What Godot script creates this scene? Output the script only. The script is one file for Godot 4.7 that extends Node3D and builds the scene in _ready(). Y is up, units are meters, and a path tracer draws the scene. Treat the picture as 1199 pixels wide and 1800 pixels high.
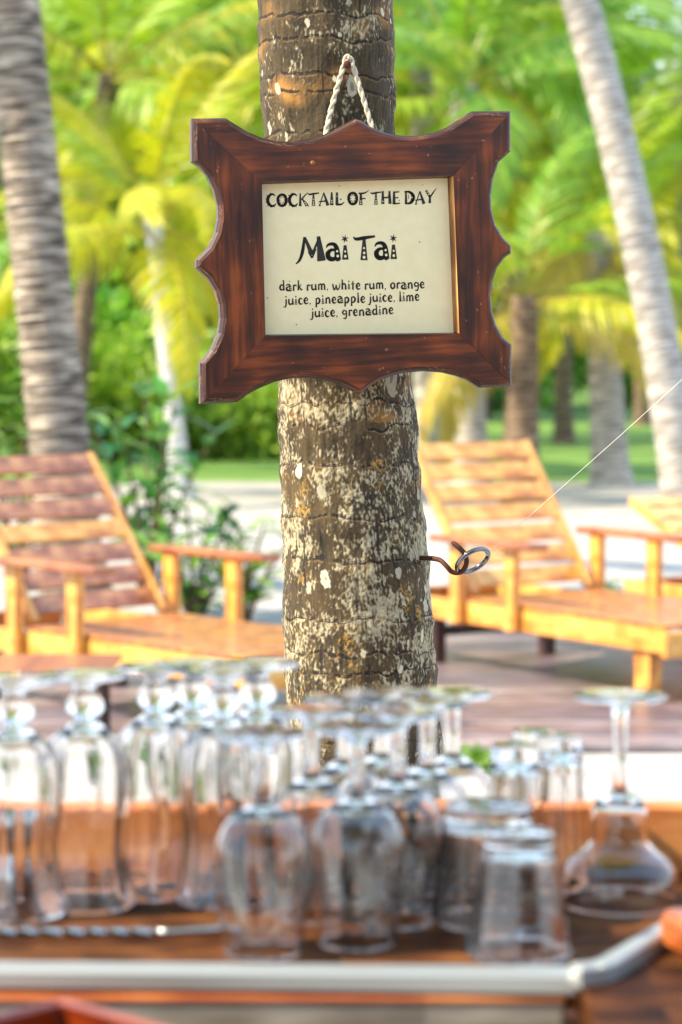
extends Node3D
# A cocktail sign on a palm trunk behind a beach bar. Metres, y up. The camera looks along -z.

var M := {}
var used := {}
var rng := RandomNumberGenerator.new()
const EYE := 1.65          # height of the eye
const BAR := 1.205         # height of the bar top

# ------------------------------------------------------------------ helpers
func numbered(called: String) -> String:
	if not used.has(called):
		used[called] = 0
		return called
	used[called] += 1
	return "%s_%03d" % [called, used[called]]

func thing(called: String, label: String, category: String, at := Vector3.ZERO, turn := 0.0, group := "") -> Node3D:
	var o := Node3D.new()
	o.name = numbered(called)
	add_child(o)
	o.position = at
	o.rotation.y = turn
	tag(o, label, category, group)
	return o

func tag(o: Node, label: String, category: String, group := "") -> void:
	o.set_meta("label", label)
	o.set_meta("category", category)
	if group != "":
		o.set_meta("group", group)

func part(called: String, mesh: Mesh, m: Material, parent: Node = null, at := Vector3.ZERO) -> MeshInstance3D:
	var o := MeshInstance3D.new()
	o.mesh = mesh
	o.material_override = m
	o.cast_shadow = GeometryInstance3D.SHADOW_CASTING_SETTING_ON
	o.position = at
	if parent == null:
		o.name = numbered(called)
		add_child(o)
	else:
		o.name = called
		parent.add_child(o, true)
	return o

func structure(called: String, mesh: Mesh, m: Material, at := Vector3.ZERO) -> MeshInstance3D:
	var o := part(called, mesh, m, null, at)
	o.set_meta("kind", "structure")
	return o

func copy_of(root: Node3D, at: Vector3, turn: float, label := "") -> Node3D:
	var r: Node3D = root.duplicate()
	r.name = numbered(String(root.name).rstrip("_0123456789"))
	add_child(r)
	r.position = at
	r.rotation.y = turn
	if label != "":
		r.set_meta("label", label)
	return r

# a place seen dx, dy (in thousandths of the distance) off the level line of sight, at a given distance
func spot(x: float, y: float, d: float) -> Vector3:
	var p := deg_to_rad(-3.769)
	var v := Vector3((x - 599.5) / 4250.0, (900.0 - y) / 4250.0, -1.0).rotated(Vector3.RIGHT, p)
	return Vector3(0, EYE, 0) + v * (d / -v.z)

func begin(smooth := true) -> SurfaceTool:
	var st := SurfaceTool.new()
	st.begin(Mesh.PRIMITIVE_TRIANGLES)
	st.set_smooth_group(0 if smooth else -1)
	return st

func done(st: SurfaceTool) -> ArrayMesh:
	st.generate_normals()
	return st.commit()

# corners run counter-clockwise seen from outside
func tri(st: SurfaceTool, a: Vector3, b: Vector3, c: Vector3) -> void:
	st.add_vertex(a); st.add_vertex(c); st.add_vertex(b)

func quad(st: SurfaceTool, a: Vector3, b: Vector3, c: Vector3, d: Vector3) -> void:
	tri(st, a, b, c); tri(st, a, c, d)

func quad_uv(st: SurfaceTool, p: Array, u: Array) -> void:
	for k in [0, 2, 1, 0, 3, 2]:
		st.set_uv(u[k]); st.add_vertex(p[k])

# a box with chamfered edges, its base at y = 0 when low is true
var box_cache := {}
func box(size: Vector3, b := 0.004, low := false) -> ArrayMesh:
	var key := [size, b, low]
	if box_cache.has(key):
		return box_cache[key]
	var st := begin(false)
	var h := size / 2.0
	var off := Vector3(0, h.y, 0) if low else Vector3.ZERO
	add_box(st, Transform3D(Basis(), off), size, b)
	var m := done(st)
	box_cache[key] = m
	return m

func add_box(st: SurfaceTool, t: Transform3D, size: Vector3, b := 0.004) -> void:
	var h := size / 2.0
	b = min(b, min(h.x, min(h.y, h.z)) * 0.8)
	var ax := [Vector3.RIGHT, Vector3.UP, Vector3.BACK]
	var hs := [h.x, h.y, h.z]
	for i in 3:
		var j: int = (i + 1) % 3
		var k: int = (i + 2) % 3
		for s in [-1.0, 1.0]:
			var c: Vector3 = ax[i] * hs[i] * s
			var u: Vector3 = ax[j] * (hs[j] - b)
			var v: Vector3 = ax[k] * (hs[k] - b)
			if s > 0:
				quad(st, t * (c - u - v), t * (c + u - v), t * (c + u + v), t * (c - u + v))
			else:
				quad(st, t * (c - u - v), t * (c - u + v), t * (c + u + v), t * (c + u - v))
			for s2 in [-1.0, 1.0]:   # the edge between faces i and j
				var e1: Vector3 = ax[i] * hs[i] * s + ax[j] * (hs[j] - b) * s2
				var e2: Vector3 = ax[i] * (hs[i] - b) * s + ax[j] * hs[j] * s2
				if s * s2 > 0:
					quad(st, t * (e1 - v), t * (e2 - v), t * (e2 + v), t * (e1 + v))
				else:
					quad(st, t * (e1 + v), t * (e2 + v), t * (e2 - v), t * (e1 - v))
	for sx in [-1.0, 1.0]:
		for sy in [-1.0, 1.0]:
			for sz in [-1.0, 1.0]:
				var a := Vector3(h.x * sx, (h.y - b) * sy, (h.z - b) * sz)
				var bb := Vector3((h.x - b) * sx, h.y * sy, (h.z - b) * sz)
				var c := Vector3((h.x - b) * sx, (h.y - b) * sy, h.z * sz)
				if sx * sy * sz > 0: tri(st, t * a, t * bb, t * c)
				else: tri(st, t * a, t * c, t * bb)

# a tube through points with a radius at each; closed at both ends unless it is a loop
func add_tube(st: SurfaceTool, pts: Array, radii: Array, sides := 8, loop := false, uv_len := 0.0) -> void:
	var n := pts.size()
	var rings := []
	var t0: Vector3 = (pts[1] - pts[0]).normalized()
	var nrm := t0.cross(Vector3.UP)
	if nrm.length() < 0.05:
		nrm = t0.cross(Vector3.RIGHT)
	nrm = nrm.normalized()
	var walked := 0.0
	var along := []
	for i in n:
		var a: Vector3 = pts[(i - 1 + n) % n] if loop else pts[max(i - 1, 0)]
		var b: Vector3 = pts[(i + 1) % n] if loop else pts[min(i + 1, n - 1)]
		var t := (b - a).normalized()
		nrm = (nrm - t * nrm.dot(t)).normalized()
		var bi := t.cross(nrm)
		var ring := []
		for k in sides + 1:
			var w := TAU * k / sides
			ring.append(pts[i] + (nrm * cos(w) + bi * sin(w)) * radii[i])
		rings.append(ring)
		if i > 0: walked += (pts[i] - pts[i - 1]).length()
		along.append(walked)
	for i in (n if loop else n - 1):
		var j := (i + 1) % n
		for k in sides:
			var p := [rings[i][k], rings[i][k + 1], rings[j][k + 1], rings[j][k]]
			if uv_len > 0.0:
				quad_uv(st, p, [Vector2(float(k) / sides, -along[i] / uv_len), Vector2(float(k + 1) / sides, -along[i] / uv_len), Vector2(float(k + 1) / sides, -along[j] / uv_len), Vector2(float(k) / sides, -along[j] / uv_len)])
			else:
				quad(st, p[0], p[1], p[2], p[3])
	if not loop:
		for k in sides:
			if uv_len > 0.0: st.set_uv(Vector2.ZERO)
			tri(st, pts[0], rings[0][k + 1], rings[0][k])
			tri(st, pts[n - 1], rings[n - 1][k], rings[n - 1][k + 1])

# a closed profile (radius, height) from the axis round the outside and back to the axis, turned about y
func lathe(profile: Array, sides := 48, added_ribs := 0, deep := 0.0, inner := 0) -> ArrayMesh:
	var st := begin(true)
	for i in profile.size() - 1:
		var p: Vector2 = profile[i]
		var q: Vector2 = profile[i + 1]
		for k in sides:
			var a := TAU * k / sides
			var b := TAU * (k + 1) / sides if k + 1 < sides else 0.0
			var fp := deep if i < inner and i > 1 else 0.0          # ribs added to the inner wall for streaked highlights
			var fq := deep if i + 1 < inner and i > 0 else 0.0
			var pa := p.x * (1.0 - fp * (0.5 + 0.5 * cos(added_ribs * a)))
			var pb := p.x * (1.0 - fp * (0.5 + 0.5 * cos(added_ribs * b)))
			var qa := q.x * (1.0 - fq * (0.5 + 0.5 * cos(added_ribs * a)))
			var qb := q.x * (1.0 - fq * (0.5 + 0.5 * cos(added_ribs * b)))
			var p1 := Vector3(pa * cos(a), p.y, -pa * sin(a))
			var p2 := Vector3(pb * cos(b), p.y, -pb * sin(b))
			var q1 := Vector3(qa * cos(a), q.y, -qa * sin(a))
			var q2 := Vector3(qb * cos(b), q.y, -qb * sin(b))
			if p.x > 0.00001: tri(st, p1, p2, q2)
			if q.x > 0.00001: tri(st, p1, q2, q1)
	return done(st)

func smooth_line(pts: Array, per: int) -> Array:   # Catmull-Rom through Vector2 or Vector3
	var out := []
	for i in pts.size() - 1:
		var a = pts[max(i - 1, 0)]
		var b = pts[i]
		var c = pts[i + 1]
		var d = pts[min(i + 2, pts.size() - 1)]
		for k in per:
			out.append(b.cubic_interpolate(c, a, d, float(k) / per))
	out.append(pts[-1])
	return out

# ------------------------------------------------------------------ textures and materials
func noise_map(seed_: int, freq: float, w: int, h: int, octaves := 4, kind := FastNoiseLite.TYPE_SIMPLEX_SMOOTH, stretch := Vector2.ONE) -> PackedByteArray:
	var n := FastNoiseLite.new()
	n.seed = seed_
	n.noise_type = kind
	n.frequency = freq
	n.fractal_octaves = octaves
	if octaves < 2: n.fractal_type = FastNoiseLite.FRACTAL_NONE
	if kind == FastNoiseLite.TYPE_CELLULAR:
		n.cellular_return_type = FastNoiseLite.RETURN_DISTANCE
	var im := n.get_image(int(w / stretch.x), int(h / stretch.y), false, false, true)
	if stretch != Vector2.ONE:
		im.resize(w, h, Image.INTERPOLATE_CUBIC)
	return im.get_data()

func picture(w: int, h: int, data: PackedByteArray) -> ImageTexture:
	var im := Image.create_from_data(w, h, false, Image.FORMAT_RGB8, data)
	im.generate_mipmaps()
	return ImageTexture.create_from_image(im)

func relief(w: int, h: int, data: PackedByteArray, strength: float) -> ImageTexture:
	var im := Image.create_from_data(w, h, false, Image.FORMAT_L8, data)
	im.convert(Image.FORMAT_RGBA8)
	im.bump_map_to_normal_map(strength)
	return ImageTexture.create_from_image(im)

func plain(c: Color, rough := 0.6, metal := 0.0) -> StandardMaterial3D:
	var m := StandardMaterial3D.new()
	m.albedo_color = c
	m.roughness = rough
	m.metallic = metal
	return m

# wood with its grain along u; three colours from dark to light, as sRGB
func wood_texture(seed_: int, w: int, h: int, c0: Color, c1: Color, c2: Color, scratch := 0.0, worn := 0.0, grain := 1.0) -> ImageTexture:
	var a := noise_map(seed_, 0.03 * grain, w, h, 4, FastNoiseLite.TYPE_SIMPLEX_SMOOTH, Vector2(16, 1))
	var b := noise_map(seed_ + 1, 0.18, w, h, 2, FastNoiseLite.TYPE_SIMPLEX_SMOOTH, Vector2(10, 1))
	var c := noise_map(seed_ + 2, 0.008, w, h, 3)
	var d := noise_map(seed_ + 3, 0.05, w, h, 3)
	var e := noise_map(seed_ + 4, 0.012, w, h, 4)
	var out := PackedByteArray()
	out.resize(w * h * 3)
	for i in w * h:
		var t: float = a[i] / 255.0 * 0.55 + c[i] / 255.0 * 0.45
		var fine: float = (b[i] / 255.0 - 0.5) * 0.34
		t = clamp((t - 0.5) * 1.7 + 0.5 + fine, 0.0, 1.0)
		var col := c0.lerp(c1, t * 2.0) if t < 0.5 else c1.lerp(c2, t * 2.0 - 1.0)
		if worn > 0.0 and e[i] / 255.0 > 1.0 - worn and d[i] > 110:
			col = col.lerp(Color(0.72, 0.5, 0.28), 0.55)
		if scratch > 0.0 and d[i] / 255.0 > 1.0 - scratch and b[i] > 165:
			col = col.lerp(Color(0.75, 0.62, 0.5), 0.5)
		out[i * 3] = int(col.r * 255); out[i * 3 + 1] = int(col.g * 255); out[i * 3 + 2] = int(col.b * 255)
	return picture(w, h, out)

func wood(tex: ImageTexture, rough: float, coat: float, scale := Vector3.ONE, tri_planar := true, tint := Color.WHITE) -> StandardMaterial3D:
	var m := plain(tint, rough)
	m.albedo_texture = tex
	if coat > 0.0:
		m.clearcoat_enabled = true
		m.clearcoat = coat
		m.clearcoat_roughness = 0.18
	if tri_planar:
		m.uv1_triplanar = true
		m.uv1_scale = scale
		m.uv1_triplanar_sharpness = 6.0
	return m

func trunk_textures() -> void:
	# the near trunk: 2.4 m tall, once round; rows run from the top down
	var w := 768
	var h := 2048
	var big := noise_map(11, 0.010, w, h, 3)
	var mid := noise_map(12, 0.035, w, h, 4)
	var fine := noise_map(13, 0.14, w, h, 3)
	var speck := noise_map(20, 0.13, w, h, 3, FastNoiseLite.TYPE_SIMPLEX_SMOOTH, Vector2(1, 1.7))
	var cell := noise_map(14, 0.055, w, h, 2, FastNoiseLite.TYPE_CELLULAR)
	var streak := noise_map(15, 0.10, w, h, 3, FastNoiseLite.TYPE_SIMPLEX_SMOOTH, Vector2(1, 7))
	var crack := noise_map(16, 0.075, w, h, 2, FastNoiseLite.TYPE_SIMPLEX_SMOOTH, Vector2(1, 10))
	var yellow := noise_map(17, 0.012, w, h, 4)
	var waver := noise_map(18, 0.012, w, h, 3)
	var tone := noise_map(19, 0.006, w, h, 3, FastNoiseLite.TYPE_SIMPLEX_SMOOTH, Vector2(1, 0.5))
	# leaf scars at these heights above the ground
	var scars := PackedFloat32Array([0.12, 0.21, 0.30, 0.38, 0.47, 0.55, 0.64, 0.71, 0.79, 0.87, 0.94, 1.01, 1.08, 1.185, 1.21, 1.262, 1.347, 1.408, 1.485, 1.543, 1.577, 1.64, 1.70, 1.76, 1.83, 1.90, 1.967, 2.024, 2.05, 2.10, 2.136, 2.20, 2.27, 2.34])
	var scar_row := PackedInt32Array()
	for s in scars: scar_row.append(int((1.0 - s / 2.4) * h))
	var near_scar := PackedInt32Array()
	near_scar.resize(h)
	for y in h:
		var best := 999
		for r in scar_row:
			if abs(y - r) < abs(best): best = y - r
		near_scar[y] = best
	var out := PackedByteArray()
	out.resize(w * h * 3)
	var hgt := PackedByteArray()
	hgt.resize(w * h)
	for y in h:
		var up := (1.0 - float(y) / h) * 2.4
		# how thickly the crust of lichen grows along the trunk
		var grow := 0.478
		if up > 1.60: grow = lerpf(0.478, 0.585, clampf((up - 1.60) / 0.2, 0.0, 1.0))
		if up < 1.30: grow = lerpf(0.52, 0.478, clampf((up - 1.05) / 0.25, 0.0, 1.0))
		for x in w:
			var i := y * w + x
			var f: float = fine[i] / 255.0
			var t: float = clamp(streak[i] / 255.0 * 0.6 + tone[i] / 255.0 * 0.55 - 0.1 + (f - 0.5) * 0.3, 0.0, 1.0)
			var r := lerpf(34, 104, t)
			var g := lerpf(28, 83, t)
			var b := lerpf(16, 48, t)
			if tone[i] > 150 and up > 1.55:   # bare tan bark
				var k: float = (tone[i] - 150) / 105.0
				r = lerpf(r, 168, k); g = lerpf(g, 116, k); b = lerpf(b, 52, k)
			var hh := 110.0 + (streak[i] - 128) * 0.25 + (f - 0.5) * 40
			# ring scars
			var wig := y + int((waver[i] - 128) * 0.07)
			var ns: int = near_scar[clampi(wig, 0, h - 1)]
			if ns > -3 and ns < 3 and mid[i] > 92:
				if ns <= 0:
					r *= 0.42; g *= 0.38; b *= 0.36; hh -= 60
				else:
					r = lerpf(r, 165, 0.45); g = lerpf(g, 116, 0.45); b = lerpf(b, 58, 0.45); hh += 16
			# crust
			var L: float = big[i] / 255.0 * 0.30 + mid[i] / 255.0 * 0.22 + speck[i] / 255.0 * 0.26 + f * 0.22
			var on := L - grow + (0.045 if x > 600 and up > 1.8 else 0.0)
			if on > 0.0:
				var k := clampf(on * 11.0, 0.0, 1.0) * (0.70 + 0.30 * f)
				var shade: float = mid[i] / 255.0 * 0.5 + f * 0.5
				var cr := lerpf(128, 212, shade)
				var cg := lerpf(120, 202, shade)
				var cb := lerpf(92, 170, shade)
				r = lerpf(r, cr, k); g = lerpf(g, cg, k); b = lerpf(b, cb, k)
				hh += 46 * k + (f - 0.5) * 40
			elif yellow[i] > 168 and f > 0.4 and up < 1.5:
				var k2: float = clamp((yellow[i] - 168) / 20.0, 0.0, 0.85)
				r = lerpf(r, 178, k2); g = lerpf(g, 138, k2); b = lerpf(b, 58, k2); hh += 22 * k2
			if ns > -2 and ns < 1 and mid[i] > 92:
				r *= 0.5; g *= 0.46; b *= 0.42
			# vertical cracks
			if crack[i] < 70:
				var k3: float = minf(1.0, (70 - crack[i]) / 45.0)
				r *= 1.0 - 0.72 * k3; g *= 1.0 - 0.72 * k3; b *= 1.0 - 0.72 * k3; hh -= 55 * k3
			out[i * 3] = clampi(int(r), 0, 255); out[i * 3 + 1] = clampi(int(g), 0, 255); out[i * 3 + 2] = clampi(int(b), 0, 255)
			hgt[i] = clampi(int(hh), 0, 255)
	# round pale lichen discs and a few borer holes
	rng.seed = 77
	for k in 150:
		var cx := rng.randi_range(0, w - 1)
		var cy := rng.randi_range(120, 1100)
		var rad := rng.randf_range(2.5, 8.0) if rng.randf() < 0.86 else rng.randf_range(9.0, 17.0)
		var hole := rng.randf() < 0.06
		if hole: rad = rng.randf_range(2.0, 4.5)
		var sq := rng.randf_range(1.0, 1.5)
		var pale := rng.randf_range(0.75, 1.0)
		for y in range(max(0, cy - 26), min(h, cy + 26)):
			for x in range(max(0, cx - 22), min(w, cx + 22)):
				var i := y * w + x
				var dd := Vector2(x - cx, (y - cy) / sq).length() + (mid[i] - 128) * 0.035
				if dd < rad:
					if hole:
						out[i * 3] = 22; out[i * 3 + 1] = 14; out[i * 3 + 2] = 8; hgt[i] = 20
					else:
						var v: float = pale * (0.86 + 0.14 * fine[i] / 255.0)
						if rad > 9.0 and dd < rad * 0.3: v *= 0.72
						out[i * 3] = int(222 * v); out[i * 3 + 1] = int(212 * v); out[i * 3 + 2] = int(182 * v); hgt[i] = 190
	var m := plain(Color.WHITE, 0.85)
	m.albedo_texture = picture(w, h, out)
	m.normal_enabled = true
	m.normal_texture = relief(w, h, hgt, 3.5)
	m.normal_scale = 1.0
	M.near_bark = m

# bark of the far palms: ringed, with streaks
func ring_bark(seed_: int, c0: Color, c1: Color) -> StandardMaterial3D:
	var w := 256
	var h := 512
	var a := noise_map(seed_, 0.05, w, h, 4, FastNoiseLite.TYPE_SIMPLEX_SMOOTH, Vector2(5, 1))
	var b := noise_map(seed_ + 1, 0.12, w, h, 3)
	var c := noise_map(seed_ + 2, 0.02, w, h, 3)
	var out := PackedByteArray()
	out.resize(w * h * 3)
	for i in w * h:
		var t: float = clamp((a[i] / 255.0 - 0.5) * 1.5 + 0.5 + (b[i] / 255.0 - 0.5) * 0.35 + (c[i] / 255.0 - 0.5) * 0.6, 0.0, 1.0)
		var col := c0.lerp(c1, t)
		out[i * 3] = int(col.r * 255); out[i * 3 + 1] = int(col.g * 255); out[i * 3 + 2] = int(col.b * 255)
	var m := plain(Color.WHITE, 0.9)
	m.albedo_texture = picture(w, h, out)
	return m

func speckled(seed_: int, c0: Color, c1: Color, f0: float, f1: float, rough: float, scale: float) -> StandardMaterial3D:
	var w := 512
	var a := noise_map(seed_, f0, w, w, 4)
	var b := noise_map(seed_ + 1, f1, w, w, 3)
	var out := PackedByteArray()
	out.resize(w * w * 3)
	for i in w * w:
		var col := c0.lerp(c1, clampf(a[i] / 255.0 * 0.6 + b[i] / 255.0 * 0.4, 0.0, 1.0))
		out[i * 3] = int(col.r * 255); out[i * 3 + 1] = int(col.g * 255); out[i * 3 + 2] = int(col.b * 255)
	var m := plain(Color.WHITE, rough)
	m.albedo_texture = picture(w, w, out)
	m.uv1_triplanar = true
	m.uv1_world_triplanar = true
	m.uv1_scale = Vector3.ONE * scale
	return m

func leaf_material(rough := 0.45) -> StandardMaterial3D:
	var m := plain(Color.WHITE, rough)
	m.vertex_color_use_as_albedo = true
	m.backlight_enabled = true
	m.backlight = Color(0.9, 0.9, 0.55)
	m.cull_mode = BaseMaterial3D.CULL_DISABLED
	return m

func make_materials() -> void:
	trunk_textures()
	# sign frame, one finish for each board
	M.frame = wood(wood_texture(25, 1024, 512, Color(0.165, 0.060, 0.014), Color(0.325, 0.135, 0.030), Color(0.52, 0.245, 0.060), 0.16, 0.0, 2.0), 0.4, 0.2, Vector3.ONE, false)
	M.frame_edge = wood(wood_texture(33, 512, 128, Color(0.08, 0.03, 0.018), Color(0.20, 0.08, 0.03), Color(0.42, 0.22, 0.1), 0.2, 0.24), 0.5, 0.12, Vector3.ONE, false)
	M.frame_bare = wood(wood_texture(37, 256, 128, Color(0.36, 0.2, 0.08), Color(0.6, 0.4, 0.19), Color(0.8, 0.6, 0.34), 0.1), 0.6, 0.1, Vector3.ONE, false)
	var paper := speckled(41, Color(0.915, 0.855, 0.655), Color(0.96, 0.91, 0.73), 0.012, 0.2, 0.35, 6.0)
	M.paper = paper
	M.ink = plain(Color(0.13, 0.12, 0.10), 0.5)
	M.paper_dot = plain(Color(0.94, 0.885, 0.69), 0.4)
	# loungers
	var teak := wood_texture(51, 512, 256, Color(0.70, 0.43, 0.15), Color(0.85, 0.58, 0.24), Color(0.91, 0.70, 0.37))
	var teak2 := wood_texture(55, 512, 256, Color(0.58, 0.31, 0.11), Color(0.75, 0.45, 0.18), Color(0.85, 0.58, 0.28))
	var rosy := wood_texture(59, 512, 256, Color(0.50, 0.27, 0.15), Color(0.66, 0.41, 0.24), Color(0.79, 0.55, 0.35))  # rosier wood: sky sheen and shade put into the slat colour
	M.teak = wood(teak, 0.4, 0.5, Vector3(1.2, 1.2, 1.2))
	M.teak_b = wood(teak2, 0.4, 0.5, Vector3(1.2, 1.2, 1.2))
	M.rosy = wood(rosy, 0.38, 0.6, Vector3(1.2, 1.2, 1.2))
	M.dark_wood = wood(wood_texture(63, 256, 256, Color(0.13, 0.06, 0.04), Color(0.22, 0.11, 0.07), Color(0.30, 0.17, 0.11)), 0.5, 0.2)
	# deck and bar
	var deck := wood_texture(67, 512, 256, Color(0.40, 0.35, 0.36), Color(0.52, 0.47, 0.49), Color(0.62, 0.56, 0.57))
	M.deck_a = wood(deck, 0.42, 0.2, Vector3(0.6, 0.6, 0.6))
	M.deck_b = wood(deck, 0.42, 0.2, Vector3(0.6, 0.6, 0.6), true, Color(0.90, 0.84, 0.82))
	M.deck_c = wood(deck, 0.42, 0.2, Vector3(0.6, 0.6, 0.6), true, Color(0.80, 0.78, 0.82))
	var bar := wood_texture(71, 512, 256, Color(0.16, 0.085, 0.04), Color(0.29, 0.165, 0.08), Color(0.44, 0.28, 0.15), 0.1)
	M.bar_a = wood(bar, 0.6, 0.0, Vector3(2.5, 2.5, 2.5))
	M.bar_a.metallic_specular = 0.2
	M.bar_b = wood(bar, 0.6, 0.0, Vector3(2.5, 2.5, 2.5), true, Color(0.8, 0.76, 0.72))
	M.bar_b.metallic_specular = 0.2
	M.varnish = wood(wood_texture(75, 512, 256, Color(0.52, 0.24, 0.10), Color(0.70, 0.38, 0.18), Color(0.82, 0.52, 0.28)), 0.35, 0.5, Vector3(2, 2, 2))
	M.rail = wood(wood_texture(75, 512, 256, Color(0.62, 0.33, 0.16), Color(0.78, 0.48, 0.26), Color(0.88, 0.62, 0.38)), 0.4, 0.4, Vector3(2, 2, 2))
	M.box_wood = wood(wood_texture(121, 256, 256, Color(0.36, 0.12, 0.03), Color(0.52, 0.20, 0.05), Color(0.66, 0.30, 0.09)), 0.3, 0.6, Vector3(3, 3, 3))
	M.grey_board = wood(wood_texture(79, 512, 256, Color(0.36, 0.33, 0.30), Color(0.50, 0.47, 0.43), Color(0.63, 0.61, 0.57)), 0.55, 0.0, Vector3(2, 2, 2))
	M.trim_metal = plain(Color(0.64, 0.655, 0.66), 0.4, 0.55)
	M.steel = plain(Color(0.72, 0.73, 0.74), 0.14, 1.0)
	M.ring_steel = plain(Color(0.50, 0.51, 0.53), 0.16, 1.0)
	M.dark_metal = plain(Color(0.40, 0.41, 0.42), 0.35, 0.8)
	var rust := speckled(83, Color(0.20, 0.10, 0.06), Color(0.42, 0.24, 0.15), 0.03, 0.2, 0.7, 14.0)
	rust.metallic = 0.3
	rust.uv1_world_triplanar = false
	M.rust = rust
	var rope := speckled(87, Color(0.66, 0.60, 0.50), Color(0.85, 0.80, 0.70), 0.04, 0.22, 0.9, 12.0)
	rope.uv1_world_triplanar = false
	M.rope = rope
	M.thread = plain(Color(0.92, 0.92, 0.90), 0.5)
	var glass := plain(Color(1, 1, 1, 0.0), 0.0)
	glass.refraction_enabled = true
	glass.refraction_scale = 0.05
	M.glass = glass
	# ground
	M.sand = speckled(91, Color(0.50, 0.485, 0.47), Color(0.76, 0.745, 0.73), 0.012, 0.2, 0.95, 0.3)
	M.lawn = speckled(95, Color(0.27, 0.42, 0.12), Color(0.46, 0.58, 0.22), 0.012, 0.15, 0.95, 0.16)
	# palms
	M.bark_rough = ring_bark(101, Color(0.27, 0.235, 0.20), Color(0.74, 0.69, 0.62))
	M.bark_pale = ring_bark(105, Color(0.50, 0.47, 0.44), Color(0.76, 0.74, 0.71))
	M.bark_white = ring_bark(117, Color(0.66, 0.65, 0.66), Color(0.84, 0.84, 0.85))
	M.bark_brown = ring_bark(109, Color(0.28, 0.22, 0.17), Color(0.56, 0.48, 0.40))
	M.leaf = leaf_material(0.42)
	M.gloss_leaf = leaf_material(0.28)
	M.thatch = speckled(113, Color(0.36, 0.29, 0.20), Color(0.58, 0.49, 0.35), 0.05, 0.25, 0.95, 1.5)
	M.napkin = plain(Color(0.85, 0.86, 0.88), 0.8)
	M.twig = plain(Color(0.34, 0.27, 0.18), 0.9)

# ------------------------------------------------------------------ palms
func leaf_strip(st: SurfaceTool, p: Vector3, dir: Vector3, side: Vector3, length: float, width: float, droop: float, col: Color, segs := 3) -> void:
	var a := p
	var d := dir
	var prev_l := a - side * width * 0.3
	var prev_r := a + side * width * 0.3
	for k in segs:
		var t := float(k + 1) / segs
		d = (d + Vector3.DOWN * droop / segs).normalized()
		a += d * length / segs
		var w := width * (0.55 if t < 0.99 else 0.03) * (1.15 - 0.5 * t)
		var l := a - side * w
		var r := a + side * w
		st.set_color(col)
		quad(st, prev_l, prev_r, r, l)
		prev_l = l; prev_r = r

# a coconut frond along +x, bending down by `bend` radians; colours are linear
func make_frond(seed_: int, length: float, bend: float, leaf: float, pairs: int, c0: Color, c1: Color, hang: float) -> ArrayMesh:
	rng.seed = seed_
	var st := begin(false)
	var pts := []
	var tans := []
	var p := Vector3.ZERO
	var steps := 24
	for i in steps + 1:
		var t := float(i) / steps
		var ang := -bend * pow(t, 1.5)
		var d := Vector3(cos(ang), sin(ang), 0.05 * sin(t * 3.0 + seed_))
		pts.append(p); tans.append(d.normalized())
		p += d * length / steps
	var rad := []
	for i in steps + 1: rad.append(lerpf(0.030, 0.004, float(i) / steps))
	st.set_color(c1.lerp(Color(0.35, 0.28, 0.06), 0.5))
	add_tube(st, pts, rad, 5)
	for i in pairs:
		var t := lerpf(0.14, 0.995, float(i) / (pairs - 1))
		var f := t * steps
		var k: int = min(int(f), steps - 1)
		var q: Vector3 = pts[k].lerp(pts[k + 1], f - k)
		var tn: Vector3 = tans[k]
		var up := Vector3(-tn.y, tn.x, 0).normalized()
		var ln := leaf * (0.45 + 0.75 * sin(PI * pow(t, 0.7))) * (1.0 - 0.35 * t)
		for s in [-1.0, 1.0]:
			if rng.randf() < 0.03: continue
			var fwd := lerpf(0.45, 1.1, t) + rng.randf_range(-0.08, 0.08)
			var dir := (tn * fwd + Vector3(0, 0, s) * 1.0 + up * rng.randf_range(0.1, 0.4)).normalized()
			var side := dir.cross(up).normalized() * 1.0
			side = side.rotated(dir, rng.randf_range(-0.6, 0.6))
			var col := c0.lerp(c1, clampf(rng.randf() * 0.7 + t * 0.35, 0.0, 1.0))
			col = col * rng.randf_range(0.8, 1.2)
			col.a = 1.0
			leaf_strip(st, q, dir, side, ln * rng.randf_range(0.85, 1.1), 0.036, hang * rng.randf_range(0.7, 1.3), col)
	return done(st)

var fronds := {}
func make_fronds() -> void:
	var g0 := Color(0.09, 0.25, 0.02)
	var g1 := Color(0.27, 0.45, 0.035)
	var y0 := Color(0.34, 0.43, 0.015)
	var y1 := Color(0.56, 0.49, 0.015)
	var b0 := Color(0.42, 0.30, 0.06)
	var b1 := Color(0.55, 0.40, 0.14)
	for v in 3:
		fronds["green_%d" % v] = make_frond(200 + v, 4.3, 0.85 + 0.25 * v, 0.85, 86, g0, g1, 0.75 + 0.2 * v)
		fronds["lime_%d" % v] = make_frond(210 + v, 4.2, 0.9 + 0.25 * v, 0.85, 86, g1, y0, 0.9 + 0.25 * v)
		fronds["yellow_%d" % v] = make_frond(220 + v, 4.0, 1.0 + 0.25 * v, 0.85, 84, y0, y1, 1.3 + 0.3 * v)
		fronds["tan_%d" % v] = make_frond(230 + v, 3.4, 1.3 + 0.2 * v, 0.75, 70, y1, b1, 1.7 + 0.3 * v)
		fronds["brown_%d" % v] = make_frond(240 + v, 3.0, 1.4 + 0.2 * v, 0.7, 60, b0, b1, 1.9)

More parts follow.
